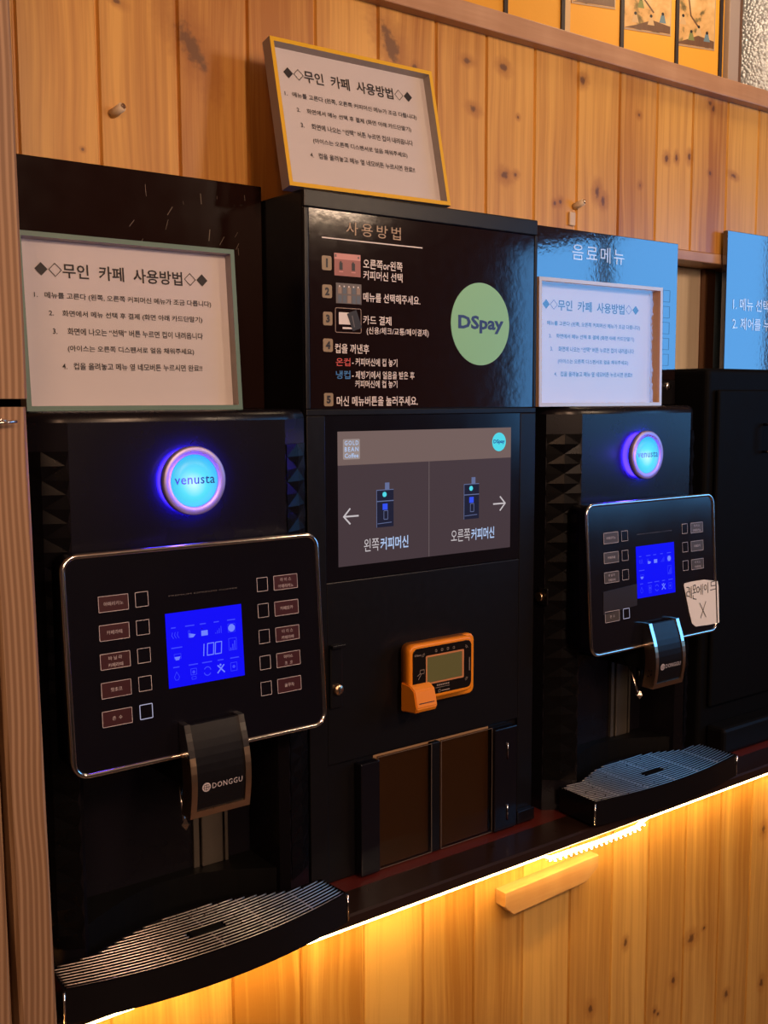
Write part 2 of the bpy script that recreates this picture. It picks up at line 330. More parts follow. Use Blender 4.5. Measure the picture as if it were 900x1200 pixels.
def tube(bm, pts, r, n=8, mi=0, closed=False, sx=1.0):
    pts = [Vector(p) for p in pts]; N = len(pts); rings = []
    for i, p in enumerate(pts):
        a = pts[i-1] if (i > 0 or closed) else pts[i]; c = pts[(i+1) % N] if (i < N-1 or closed) else pts[i]
        t = (c-a).normalized(); up = Vector((0,1,0)) if abs(t.y) < 0.9 else Vector((0,0,1))
        u = t.cross(up).normalized(); v = t.cross(u).normalized()
        rings.append([bm.verts.new(p+u*(r*sx*math.cos(2*PI*k/n))+v*(r*math.sin(2*PI*k/n))) for k in range(n)])
    for i in range(N if closed else N-1):
        A, B = rings[i], rings[(i+1) % N]
        for k in range(n):
            f = bm.faces.new((A[k], A[(k+1) % n], B[(k+1) % n], B[k])); f.material_index = mi; f.smooth = True
    if not closed:
        bm.faces.new(list(reversed(rings[0]))).material_index = mi; bm.faces.new(rings[-1]).material_index = mi
def disc_y(bm, cx, cz, prof, n=48, mi=0):
    """turned shape about a y axis: prof = [(radius, y), ...] from the centre front outwards"""
    rings = []
    for r, y in prof:
        if r < 1e-6: rings.append([bm.verts.new((cx, y, cz))])
        else: rings.append([bm.verts.new((cx+r*math.cos(2*PI*k/n), y, cz+r*math.sin(2*PI*k/n))) for k in range(n)])
    for A, B in zip(rings, rings[1:]):
        for k in range(n):
            a0, a1 = A[k % len(A)], A[(k+1) % len(A)]; b0, b1 = B[k % len(B)], B[(k+1) % len(B)]
            vs = []
            for v in (a0, b0, b1, a1):
                if v not in vs: vs.append(v)
            if len(vs) >= 3:
                f = bm.faces.new(vs); f.material_index = mi; f.smooth = True
def ring_outline(bm, pts_o, pts_i, y, mi=0):
    n = len(pts_o); A = [bm.verts.new((p[0], y, p[1])) for p in pts_o]; B = [bm.verts.new((p[0], y, p[1])) for p in pts_i]
    for i in range(n):
        f = bm.faces.new((A[i], A[(i+1) % n], B[(i+1) % n], B[i])); f.material_index = mi
def outline(bm, x0, x1, z0, z1, t, y, mi=0, r=0.0):
    r = r or t*1.2
    ring_outline(bm, rrect(x0, x1, z0, z1, r, 3), rrect(x0+t, x1-t, z0+t, z1-t, max(r-t, t*0.3), 3), y, mi)
def quad(bm, x0, x1, z0, z1, y, mi=0):
    face(bm, ((x0,y,z0),(x1,y,z0),(x1,y,z1),(x0,y,z1)), mi)
def flat(bm, pts, y, mi=0):
    face(bm, [(p[0], y, p[1]) for p in pts], mi)
def circle(bm, cx, cz, r, y, mi=0, n=40, rz=None):
    flat(bm, [(cx+r*math.cos(2*PI*k/n), cz+(rz or r)*math.sin(2*PI*k/n)) for k in range(n)], y, mi)
def stroke(bm, pts, w, y, mi=0):
    for a, c in zip(pts, pts[1:]):
        a = Vector(a); c = Vector(c); d = c-a
        if d.length < 1e-9: continue
        d.normalize(); nn = Vector((-d.y, d.x))*w/2; a = a-d*w*0.3; c = c+d*w*0.3
        flat(bm, [a-nn, c-nn, c+nn, a+nn], y, mi)
def text(bm, body, x0, z0, y, h=None, x1=None, mi=0, align='L', bold=0.0, z1=None, rot=0.0, space=1.0, res=2):
    """flat lettering facing -y. x0,z0 = left baseline (or centre); h = cap height scale; x1 fits the width; z1 fits the ink height"""
    cu = bpy.data.curves.new('t', 'FONT'); cu.body = body; cu.resolution_u = res; cu.offset = bold; cu.space_character = space
    o = bpy.data.objects.new('t', cu); COL.objects.link(o)
    bpy.context.view_layer.update()
    me = o.to_mesh(); vs = [v.co.copy() for v in me.vertices]; ps = [tuple(p.vertices) for p in me.polygons]; o.to_mesh_clear()
    bpy.data.objects.remove(o); bpy.data.curves.remove(cu)
    if not vs: return
    ax = min(v.x for v in vs); bx = max(v.x for v in vs); az = min(v.y for v in vs); bz = max(v.y for v in vs)
    if z1 is not None: sz = (z1-z0)/(bz-az); zb = z0-az*sz
    else: sz = h; zb = z0
    if x1 is not None:
        sx = (x1-x0)/(bx-ax)
        if h is None and z1 is None: sz = sx; 
    else: sx = sz
    if align == 'C': xb = x0-(ax+bx)/2*sx
    elif align == 'R': xb = x0-bx*sx
    else: xb = x0-ax*sx
    if h is None and z1 is None: zb = z0
    cr, sr = math.cos(rot), math.sin(rot); px, pz = (x0, z0)
    nv = []
    for v in vs:
        X = xb+v.x*sx; Z = zb+v.y*sz; dx, dz = X-px, Z-pz
        nv.append(bm.verts.new((px+dx*cr-dz*sr, y, pz+dx*sr+dz*cr)))
    for p in ps:
        try: bm.faces.new([nv[i] for i in p]).material_index = mi
        except ValueError: pass

def link(name, bm, mats, parent=None, loc=None, fn=None):
    if fn:
        for v in bm.verts: v.co = Vector(fn(v.co))
    if not isinstance(mats, (list, tuple)): mats = [mats]
    me = bpy.data.meshes.new(name); bm.normal_update(); bm.to_mesh(me); bm.free()
    for m in mats: me.materials.append(m)
    o = bpy.data.objects.new(name, me); COL.objects.link(o)
    if loc: o.location = loc
    if parent: o.parent = parent
    return o
def thing(name, label, cat, loc=(0,0,0), rot=(0,0,0), group=None):
    o = bpy.data.objects.new(name, None); COL.objects.link(o); o.empty_display_size = 0.05
    o.location = loc; o.rotation_euler = rot; o['label'] = label; o['category'] = cat
    if group: o['group'] = group
    return o
def tag(o, label, cat, group=None):
    o['label'] = label; o['category'] = cat
    if group: o['group'] = group
    return o
def struct(o): o['kind'] = 'structure'; return o
def B(): return bmesh.new()

# ------------------------------------------------------------------ the setting
CT = H-0.78                       # counter top height
X_L, X_R = -2.2, WIN['x']
bm = B(); box(bm, X_L-0.1, X_R+0.1, -3.1, 2.7, -0.05, 0.0); struct(link('floor', bm, M['floor']))
bm = B(); box(bm, X_L-0.1, X_R+0.1, -3.1, 2.7, 2.78, 2.86); struct(link('ceiling', bm, M['ceiling']))
bm = B(); box(bm, X_L-0.1, X_L, -3.1, 2.7, 0, 2.78); struct(link('wall_left', bm, M['room_dark']))
bm = B(); box(bm, X_L, X_R, -3.1, -3.0, 0, 2.78); struct(link('wall_front', bm, M['room_dark']))
bm = B(); box(bm, X_L, X_R, 2.6, 2.7, 0, 2.78); struct(link('wall_rear', bm, M['plaster']))
bm = B()   # right wall around the window opening
box(bm, X_R, X_R+0.1, -3.1, WIN['y0'], 0, 2.78); box(bm, X_R, X_R+0.1, WIN['y1'], 2.7, 0, 2.78)
box(bm, X_R, X_R+0.1, WIN['y0'], WIN['y1'], 0, WIN['z0']); box(bm, X_R, X_R+0.1, WIN['y0'], WIN['y1'], WIN['z1'], 2.78)
struct(link('wall_right', bm, M['room_dark']))
bm = B()
for y0, y1 in ((WIN['y0'], WIN['y0']+0.04), (WIN['y1']-0.04, WIN['y1']), (-0.26, -0.22)): box(bm, X_R+0.02, X_R+0.07, y0, y1, WIN['z0'], WIN['z1'])
for z0 in (WIN['z0'], WIN['z1']-0.04): box(bm, X_R+0.02, X_R+0.07, WIN['y0']+0.04, WIN['y1']-0.04, z0, z0+0.04)
struct(link('window_1', bm, M['brown_wood']))

def boards(name, seams, y, thick, zfun, mat, groove=0.006, depth=0.005):
    """tongue-and-groove boards with V joints; each board keeps its own tone number"""
    bm = B(); ids = []
    for i, (a, c) in enumerate(zip(seams, seams[1:])):
        z0, z1 = zfun(i, a, c); g = groove/2
        prof = [(a, y+depth), (a+g*0.4, y+depth), (a+g*1.3, y), (c-g*1.3, y), (c-g*0.4, y+depth), (c, y+depth), (c, y+thick), (a, y+thick)]
        n0 = len(bm.faces); prism_z(bm, prof, z0, z1); ids += [i]*(len(bm.faces)-n0)
    o = link(name, bm, mat)
    at = o.data.attributes.new('pid', 'FLOAT', 'FACE'); rr = random.Random(3); tones = [rr.random() for _ in range(len(seams))]
    at.data.foreach_set('value', [tones[i] for i in ids])
    return o
SU = [-2.2+0.123*k for k in range(22)]; SU = [x for x in SU if x < 0.45]+[0.505, 0.6227, 0.7479, 0.8676, 0.995, 1.123, 1.2518, 1.3728, 1.4982, 1.6178, 1.7424, 1.8621, 1.9835, 2.1098, 2.2284]
SU += [2.2284+0.12*k for k in range(1, 12)]; SU = [x for x in SU if x < 3.59]+[3.6]
struct(boards('wall_back', SU, 1.50, 0.06, lambda i, a, c: (H+(0.306 if a < 1.86 else 0.328), H+0.69), M['plank_upper']))
bm = B(); box(bm, X_L, X_R, 1.475, 1.90, H+0.6655, H+0.704, bev=0.002)
struct(link('trim_1', bm, M['trim_wood']))
bm = B(); box(bm, 1.87, X_R, 1.497, 1.62, H+0.305, H+0.327, bev=0.002)
struct(link('trim_2', bm, M['trim_wood']))
SL = [0.05+0.1146*k for k in range(0, 6)]; SL = [x for x in SL if x < 0.60]+[0.6914, 0.807, 0.923, 1.043, 1.1544, 1.2703, 1.3912, 1.5076, 1.6148, 1.7312, 1.847, 1.9583]
SL += [1.9583+0.115*k for k in range(1, 15)]
SL = [x*1.315/1.28 for x in SL]
struct(boards('wall_counter', SL, 1.315, 0.03, lambda i, a, c: (0.0, CT-0.0205), M['plank_lower'], groove=0.005, depth=0.004))

ct = thing('countertop', 'dark countertop with red mat carrying the row of black machines', 'countertop', (1.7, 1.5, CT-0.02))
bm = B(); prism_x(bm, [(-0.24,0.002),(-0.238,0.0),(-0.172,0.0),(-0.172,0.02),(-0.236,0.02),(-0.24,0.017)], -1.66, 1.88); link('front_edge', bm, M['counter_dark'], ct)
bm = B(); box(bm, -1.66, 1.88, -0.1715, 0.45, 0.0, 0.02); link('mat', bm, M['counter_red'], ct)

# left timber post in two lengths (front of the machine, cut off by the frame)
def post(name, label, x0, x1, y0, y1, z0, z1, shear):
    bm = B(); prism_z(bm, [(x0+0.004,y0),(x1-0.004,y0),(x1,y0+0.004),(x1,y1),(x0,y1),(x0,y0+0.004)], z0, z1)
    for v in bm.verts: v.co.x += (v.co.z-(H))*shear
    o = link(name, bm, M['post_wood']); return tag(o, label, 'post')
post('timber_post', 'upper pale timber post beside the teal-edged sign', 0.30, 0.3935, 1.17, 1.235, H+0.003, 2.78, -0.006)
post('timber_post', 'lower timber post with a metal pin, in front of a coffee machine', 0.349, 0.392, 1.172, 1.235, 0.0, H-0.006, -0.012)
post('timber_post', 'narrow timber board left of the lower pale timber post', 0.26, 0.3455, 1.175, 1.235, 0.0, H-0.006, -0.006)
bm = B(); tube(bm, [(0.315,1.160,H-0.0275),(0.34,1.160,H-0.0262),(0.362,1.160,H-0.0225),(0.377,1.160,H-0.0215)], 0.0017); tube(bm, [(0.356,1.160,H-0.0235),(0.360,1.160,H-0.019),(0.366,1.160,H-0.0215)], 0.0013)
box(bm, 0.345, 0.352, 1.160, 1.174, H-0.027, H-0.024)
tag(link('metal_pin', bm, M['chrome']), 'small metal pin stuck across the top of the lower timber post', 'pin')

# ------------------------------------------------------------------ coffee machines
MW = 0.216
def panel_y(z): return -0.032-(0.59-z)/0.285*0.020
def make_machine(x, y, label, right):
    t = thing('coffee_machine', label, 'coffee machine', (x, y, CT))
    # body: upper block, side columns, recess, base
    bm = B()
    sec = [(-MW,0.47),(-MW,0.042),(-0.160,0.005),(0.160,0.005),(MW,0.042),(MW,0.47)]
    sec = [(a,b) for a,b in sec]
    prism_z(bm, sec, 0.31, 0.753)
    # rounded top
    n = len(sec); prev = None
    for k in range(7):
        a = k/6*PI/2; ins = 0.012*(1-math.cos(a)); zz = 0.753+0.014*math.sin(a)
        ring = [bm.verts.new((px*(1-ins/MW*0.35), py+(ins*1.0 if py < 0.1 else 0), zz)) for px, py in sec]
        if prev:
            for i in range(n):
                f = bm.faces.new((prev[i], prev[(i+1)%n], ring[(i+1)%n], ring[i])); f.smooth = True
        prev = ring
    bm.faces.new(prev)
    for s in (-1, 1):
        c = [(s*MW,0.47),(s*MW,0.042),(s*0.160,0.005),(s*0.150,0.02),(s*0.150,0.47)]
        prism_z(bm, c if s < 0 else list(reversed(c)), 0.0, 0.31)
    box(bm, -0.15, 0.15, 0.11, 0.47, 0.0, 0.31)
    link('body', bm, M['body_black'], t)
    # concave foot behind the tray
    bm = B(); pts = [(-0.15, 0.11)]
    for k in range(13):
        a = k/12; u = -0.15+0.30*a; pts.append((u, 0.03+0.06*math.sin(PI*a)))
    pts.append((0.15, 0.11)); prism_z(bm, pts, 0.0, 0.075); link('base', bm, M['black_matte'], t)
    # faceted corner strips
    P = 0.0365
    for s in (-1, 1):
        bm = B(); z = 0.06; k = 0
        def vt(u, d, zz):  # u: 0 front edge .. 1 side edge along the chamfer, d: outward
            return (s*(0.160+u*0.056+d*0.55), 0.005+u*0.037-d*0.83, zz)
        while z+P < 0.742:
            a0, a1 = vt(0, 0.002, z), vt(0, 0.002, z+P); b0, b1 = vt(1, 0.001, z), vt(1, 0.001, z+P)
            c = vt(0.5, 0.0065, z+P/2); l = vt(0.06, 0.001, z+P/2); r = vt(0.96, 0.001, z+P/2)
            m0, m1 = vt(0.5, 0.004, z), vt(0.5, 0.004, z+P)
            tri = [(a0, m0, l), (l, m0, c), (l, c, m1), (l, m1, a1), (m0, b0, r), (m0, r, c), (c, r, m1), (m1, r, b1)]
            for q in tri: face(bm, q if s > 0 else (q[0], q[2], q[1]))
            z += P
        link('faceted_strip', bm, M['facet'], t)
    # round lit badge
    bz = 0.673; bx = 0.006
    bm = B(); disc_y(bm, bx, bz, [(0.0350,-0.009),(0.0355,-0.0130),(0.0365,-0.0142),(0.0450,-0.0142),(0.0465,-0.0128),(0.0465,-0.0040),(0.043,-0.0036)]); link('badge_ring', bm, M['brushed'], t)
    bm = B(); disc_y(bm, bx, bz, [(0,-0.0125),(0.02,-0.0122),(0.0353,-0.011),(0.0353,-0.0036)]); bd = link('badge_lens', bm, M['badge'], t)
    bm = B(); text(bm, 'venusta', bx, bz-0.004, -0.0132, x1=None, h=0.0185, align='C', mi=0, bold=0.004, space=1.06); link('lettering', bm, M['badge_ink'], bd)
    bm = B(); disc_y(bm, bx, bz, [(0.030,-0.0030),(0.0425,-0.0030)]); link('hidden_halo_emitter', bm, M['halo_emitter'], t)  # unseen glowing ring added behind the badge to throw a halo on the body
    bm = B(); disc_y(bm, bx, bz, [(0.018,-0.0032),(0.018,0.0049)]); link('badge_stem', bm, M['black_matte'], t)
    ld = bpy.data.lights.new('badge_glow', 'POINT'); ld.energy = 0.32; ld.color = (0.10, 0.04, 1.0); ld.shadow_soft_size = 0.012  # extra point light added ahead of the lens to widen its blue glow
    lo = bpy.data.objects.new('badge_glow', ld); COL.objects.link(lo); lo.parent = t; lo.location = (bx, -0.036, bz)
    # control panel
    x0, x1, z0, z1 = -0.187, 0.187, 0.313, 0.588
    bm = B(); prism_y(bm, rrect(x0, x1, z0, z1, 0.018, 8), 0.0, 0.050, bev=0.002)
    def pm(v): return (v.x, v.y+panel_y(v.z) if v.y < 0.03 else 0.006, v.z)
    pan = link('control_panel', bm, M['black_gloss'], t, fn=pm)
    bm = B(); o = rrect(x0, x1, z0, z1, 0.018, 8)
    tube(bm, [(a, 0.0005, c) for a, c in o], 0.0036, 8, closed=True)
    link('panel_rim', bm, M['chrome'], pan, fn=lambda v: (v.x, v.y+panel_y(v.z), v.z))
    pf = lambda v: (v.x, v.y+panel_y(v.z), v.z)
    bm = B()
    text(bm, 'PREMIUM ESPRESSO COFFEE', -0.048 if not right else -0.05, 0.5245, -0.0006, x1=0.054, z1=0.5262, mi=0)
    link('lettering', bm, M['th_grey'], pan, fn=pf)
    # display
    bm = B(); box(bm, -0.0545, 0.0585, -0.0008, 0.003, 0.404, 0.5025); ds = link('display', bm, M['lcd_blue'], pan, fn=pf)
    bm = B(); yy = -0.0014
    X = lambda a: -0.0545+0.113*a
    Z = lambda a: 0.5025-0.0985*a
    hi = 1
    for i, (a, w) in enumerate(((0.09,0.06),(0.30,0.12),(0.47,0.08),(0.65,0.07),(0.85,0.11))):
        quad(bm, X(a-w/2), X(a+w/2), Z(0.205), Z(0.19), yy, 0)
    for a, w in ((0.10,0.08),(0.32,0.12),(0.50,0.13),(0.68,0.08),(0.87,0.12)):
        quad(bm, X(a-w/2), X(a+w/2), Z(0.735), Z(0.72), yy, 0)
    quad(bm, X(0.05), X(0.19), Z(0.475), Z(0.46), yy, 0)
    # top row: steam, cup, can, bars, clock
    for q in (-1, 0, 1): stroke(bm, [(X(0.11+q*0.035), Z(0.26)), (X(0.10+q*0.035), Z(0.30)), (X(0.12+q*0.035), Z(0.34))], 0.0008, yy, 0)
    outline(bm, X(0.275), X(0.30), Z(0.36), Z(0.26), 0.0006, yy, 0); flat(bm, [(X(0.285),Z(0.36)),(X(0.34),Z(0.36)),(X(0.37),Z(0.325)),(X(0.285),Z(0.30))], yy, 1)
    quad(bm, X(0.445), X(0.53), Z(0.36), Z(0.29), yy, 1)
    for q in range(4): quad(bm, X(0.63+q*0.025), X(0.638+q*0.025), Z(0.36), Z(0.34-q*0.025), yy, 0)
    circle(bm, X(0.85), Z(0.31), 0.0052, yy, 1, 14); outline(bm, X(0.80), X(0.90), Z(0.37), Z(0.25), 0.0005, yy, 0)
    # middle: cup and the number 100
    flat(bm, [(X(0.085),Z(0.59)),(X(0.10),Z(0.635)),(X(0.14),Z(0.635)),(X(0.16),Z(0.59))], yy, 1); outline(bm, X(0.08), X(0.17), Z(0.62), Z(0.55), 0.0005, yy, 0)
    outline(bm, X(0.80), X(0.91), Z(0.62), Z(0.45), 0.0006, yy, 0)
    for q in range(3): quad(bm, X(0.82+q*0.028), X(0.834+q*0.028), Z(0.61), Z(0.58-q*0.045), yy, 0)
    if not right:
        seg = 0.0012; sl = 0.012
        def digit(cx, segs):
            w, h = 0.0052, 0.0085; cz = Z(0.555)
            P7 = {'a':((-w,h),(w,h)),'b':((w,h),(w,0)),'c':((w,0),(w,-h)),'d':((-w,-h),(w,-h)),'e':((-w,-h),(-w,0)),'f':((-w,0),(-w,h))}
            for g in segs:
                p, q = P7[g]; sk = lambda p: (cx+p[0]*0.9+p[1]*0.08, cz+p[1]*0.92)
                stroke(bm, [sk(p), sk(q)], seg, yy, 1)
        digit(X(0.425), 'bc'); digit(X(0.555), 'abcdef'); digit(X(0.66), 'abcdef')
    # bottom row
    d = [(X(0.10),Z(0.79)),(X(0.135),Z(0.86)),(X(0.12),Z(0.90)),(X(0.085),Z(0.90)),(X(0.07),Z(0.86)),(X(0.10),Z(0.79))]; stroke(bm, d, 0.0006, yy, 0)
    outline(bm, X(0.28), X(0.36), Z(0.87), Z(0.78), 0.0007, yy, 0); outline(bm, X(0.29), X(0.35), Z(0.93), Z(0.89), 0.0006, yy, 0); circle(bm, X(0.32), Z(0.83), 0.0022, yy, 0, 10)
    for a0 in (0.3, 3.44):
        stroke(bm, [(X(0.50)+0.0052*math.cos(a0+k*0.45), Z(0.85)+0.0058*math.sin(a0+k*0.45)) for k in range(6)], 0.0012, yy, 0)
    stroke(bm, [(X(0.635),Z(0.90)),(X(0.72),Z(0.80))], 0.0018, yy, 1); stroke(bm, [(X(0.64),Z(0.80)),(X(0.725),Z(0.90))], 0.0018, yy, 1); circle(bm, X(0.675), Z(0.795), 0.0015, yy, 1, 10)
    outline(bm, X(0.81), X(0.90), Z(0.91), Z(0.79), 0.0006, yy, 0); circle(bm, X(0.855), Z(0.85), 0.0022, yy, 0, 10)
    link('display_icons', bm, [M['lcd_icon'], M['lcd_icon_hi']], ds, fn=pf)
    # keys and their name plates
    lab = M['olive_label'] if right else M['red_label']
    LN = [['아메리카노'], ['카페라떼'], ['바 닐 라', '카페라떼'], ['핫초코'], ['온  수']]
    RN = [['아 이 스', '아메리카노'], ['카페모카'], ['아 이 스', '카페라떼'], ['아이스', '초  코'], ['율무차']]
    for i in range(5):
        zt = 0.5355-0.0364*i
        for side in (0, 1):
            if right and ((side == 0 and i == 3) or (side == 1 and i > 2)): continue
            sh = -0.0009*i
            if side == 0: a0, a1, k0, k1, nm = -0.1445+sh, -0.1042+sh, -0.095+sh*0.7, -0.0768+sh*0.7, LN[i]
            else: a0, a1, k0, k1, nm = 0.1117+sh*0.6, 0.151+sh*0.6, 0.0848+sh*0.6, 0.1022+sh*0.6, RN[i]
            bm = B(); prism_y(bm, rrect(a0, a1, zt-0.0205, zt, 0.0015, 3), -0.0008, 0.002, 0)
            outline(bm, a0, a1, zt-0.0205, zt, 0.0007, -0.0012, 1)
            if len(nm) == 1: text(bm, nm[0], (a0+a1)/2, zt-0.0125, -0.0012, h=0.0058, align='C', mi=2, bold=0.0)
            else:
                text(bm, nm[0], (a0+a1)/2, zt-0.0085, -0.0012, h=0.0056, align='C', mi=2); text(bm, nm[1], (a0+a1)/2, zt-0.0175, -0.0012, h=0.0056, align='C', mi=2)
            link('name_plate', bm, [lab, M['line_white'], M['line_white']], pan, fn=pf)
            bm = B(); prism_y(bm, rrect(k0, k1, zt-0.0195, zt, 0.001, 3), -0.0006, 0.002, 0)
            lit = (side == 0 and i == 4)
            outline(bm, k0, k1, zt-0.0195, zt, 0.0010 if lit else 0.0007, -0.0010, 1)
            link('touch_key', bm, [M['black_gloss'], M['line_lit'] if lit else M['line_white']], pan, fn=pf)
    if right:
        bm = B(); prism_y(bm, [(-0.152,0.385),(-0.057,0.392),(-0.055,0.432),(-0.150,0.427)], -0.0009, 0.002, 0)
        link('cover_film', bm, simple('dark_film', (0.028,0.022,0.022), 0.3), pan, fn=pf)
    # dispenser cover: curved lid with metal rim
    def cv(v):     # follow a bowed profile: tucked in at the top and bottom
        q = (v.z-0.233)/0.122
        return (v.x, v.y-0.064-0.012*(1-q)-0.012*math.sin(PI*min(1,max(0,q))), v.z)
    bm = B(); xa, xb = -0.0445, 0.0445; NS = 12
    for k in range(NS):
        za, zb_ = 0.233+0.122*k/NS, 0.233+0.122*(k+1)/NS
        box(bm, xa+0.006, xb-0.006, 0.0, 0.006, za, zb_)
    bmesh.ops.remove_doubles(bm, verts=bm.verts, dist=1e-5)
    cover = link('dispenser_cover', bm, M['black_satin'], t, fn=cv)
    bm = B()
    for s in (xa, xb-0.0085):
        for k in range(NS): box(bm, s, s+0.0085, -0.002, 0.024, 0.233+0.124*k/NS, 0.233+0.124*(k+1)/NS, mi=0 if k < 8 else 1)
    box(bm, xa+0.0085, xb-0.0085, -0.002, 0.02, 0.233, 0.2425)
    bmesh.ops.remove_doubles(bm, verts=bm.verts, dist=1e-5)
    link('cover_rim', bm, [M['gold'], M['chrome']], cover, fn=cv)
    bm = B(); zc = 0.2705; circle(bm, -0.0225, zc+0.0035, 0.0062, -0.0006, 0, 24)
    outline(bm, -0.0262, -0.0188, zc, zc+0.007, 0.0007, -0.0010, 1); stroke(bm, [(-0.0225, zc-0.001), (-0.0225, zc+0.008)], 0.0008, -0.0011, 1); stroke(bm, [(-0.0275, zc+0.0035), (-0.0175, zc+0.0035)], 0.0008, -0.0011, 1)
    text(bm, 'DONGGU', -0.0140, zc, -0.0008, x1=0.031, z1=zc+0.0075, mi=0, bold=0.0, space=1.15)
    link('lettering', bm, [M['line_white'], M['ink']], cover, fn=cv)
    # arm that carries the cover, outlet nozzles, round stud
    bm = B(); box(bm, -0.036, 0.036, -0.050, 0.112, 0.262, 0.345, bev=0.004); link('outlet_block', bm, M['black_matte'], t)
    for u in (-0.014, 0.014):
        bm = B(); tube(bm, [(u,-0.02,0.27),(u,-0.02,0.236),(u,-0.02,0.222)], 0.006, 12); link('nozzle', bm, M['black_satin'], t)
    bm = B(); c = Vector((-0.043 if not right else -0.062, -0.062, 0.222)); q = 0.0068
    ring = [c+Vector((q,0,0)), c+Vector((0,0,q*1.25)), c+Vector((-q,0,0)), c+Vector((0,0,-q*1.25))]
    for k in range(4): face(bm, (ring[k], ring[(k+1)%4], c+Vector((0.001,-0.006,0.001)))) ; face(bm, (ring[(k+1)%4], ring[k], c+Vector((0,0.012,0))))
    tube(bm, [c+Vector((0,0.004,0)), (c.x*0.8, -0.03, 0.262), (c.x*0.7, 0.0, 0.28), (c.x*0.6, 0.111, 0.285)], 0.0025, 8)
    link('faceted_stud', bm, M['chrome'], t)
    bm = B(); box(bm, 0.062-0.0, 0.098, 0.100, 0.112, 0.074, 0.305, bev=0.002); box(bm, 0.101, 0.106, 0.100, 0.112, 0.074, 0.305); box(bm, 0.050, 0.059, 0.104, 0.112, 0.074, 0.305)
    link('water_column', bm, M['grey_metal'], t)
    # drip tray with slatted grille
    tr_z = 0.0515
    fe, fb, bk, tx = (0.082, 0.020, 0.012, 0.010) if right else (0.064, 0.031, 0.0, 0.0)
    tf = lambda v: (v.x+tx, v.y, v.z)
    def front(u): return -fe-fb*max(0.0, 1-(u/MW)**2)
    bm = B(); N = 24; us = [-MW+2*MW*k/N for k in range(N+1)]
    bu = lambda u: bk+0.036*max(0.0, 1-(u/0.150)**2)
    ub = [0.150*(1-k/8) for k in range(17)]
    outl = [(u, front(u)) for u in us]+[(MW-0.006, bk)]+[(u, bu(u)) for u in ub]+[(-MW+0.006, bk)]
    inn = [(u*0.985, front(u)+0.003) for u in us]+[(MW*0.965, bk-0.002)]+[(u*0.99, bu(u)-0.002) for u in ub]+[(-MW*0.965, bk-0.002)]
    n = len(outl)
    rings = [[bm.verts.new((a, c, z)) for a, c in o] for o, z in ((outl, 0.006), (outl, tr_z-0.001), (inn, tr_z), (inn, 0.014))]
    for A, C in zip(rings, rings[1:]):
        for i in range(n):
            j = (i+1) % n; bm.faces.new((A[i], A[j], C[j], C[i]))
    bm.faces.new(list(reversed(rings[0]))); bm.faces.new(rings[-1])
    tray = link('drip_tray', bm, M['tray_black'], t, fn=tf)
    bm = B(); NSL = 13
    back = lambda u: bu(u)-0.004
    nf = 96; fine = [-MW*0.975+2*MW*0.975*k/nf for k in range(nf+1)]
    for k in range(NSL+6):
        runs = [[]]
        for u in fine:
            yv = front(u)+0.0055+0.0074*k
            ok = yv < bu(u)-0.003 and not (k in (7, 8) and -0.028 < u < 0.022)
            if ok: runs[-1].append((u, yv, tr_z-0.0012))
            elif runs[-1]: runs.append([])
        for h in runs:
            if len(h) > 3: tube(bm, h, 0.0013, 6)
    for u in (-0.15, -0.075, 0.0, 0.075, 0.15):
        y0 = bu(u)-0.004 if abs(u) > 0.01 else bu(u)-0.004
        tube(bm, [(u, y0, tr_z-0.0030), (u, front(u)+0.005, tr_z-0.0030)], 0.0012, 6)
    link('grille', bm, M['steel'], tray, fn=tf)
    bm = B(); box(bm, -0.028, 0.022, front(0)+0.053, front(0)+0.070, tr_z-0.004, tr_z+0.0002, bev=0.001); link('drain_insert', bm, M['black_matte'], tray, fn=tf)
    for s in (-1, 1):
        bm = B(); tube(bm, [(s*(MW-0.0005), front(MW)-0.0005, 0.008), (s*(MW-0.0005), front(MW)-0.0005, tr_z-0.003)], 0.0016, 8); link('tray_edge', bm, M['chrome'], tray, fn=tf)
    if right:
        bm = B(); 
        box(bm, -MW-0.004, -MW+0.001, 0.030, 0.055, 0.398, 0.430, bev=0.002); lk = link('side_lock', bm, M['black_satin'], t)
        bm = B(); tube(bm, [(-MW-0.004, 0.046, 0.414), (-MW-0.012, 0.046, 0.414)], 0.0085, 16); link('lock_barrel', bm, M['gold'], lk)
    return t
make_machine(0.647, 1.300, 'black coffee machine beside the timber posts, under the teal-edged sign', False)
make_machine(1.630, 1.335, 'black coffee machine with a handwritten paper note on its panel', True)

# handwritten note taped to the right machine's panel
nt_ = thing('paper_note', 'cup-shaped white paper note with handwriting and an X', 'note', (1.630, 1.335, CT))
bm = B(); outl = [(0.113,0.331),(0.118,0.3285),(0.160,0.3265),(0.194,0.3265),(0.1945,0.360),(0.195,0.400),(0.193,0.4115),(0.150,0.419),(0.110,0.4195),(0.086,0.4185),(0.0835,0.415),(0.089,0.395),(0.098,0.360),(0.106,0.336)]
prism_y(bm, outl, -0.0022, -0.0014); link('sheet', bm, M['note_paper'], nt_, fn=lambda v: (v.x, v.y+panel_y(v.z), v.z))
bm = B(); yy = -0.0027; w = 0.0017
def pen(pts): stroke(bm, pts, w, yy, 0)
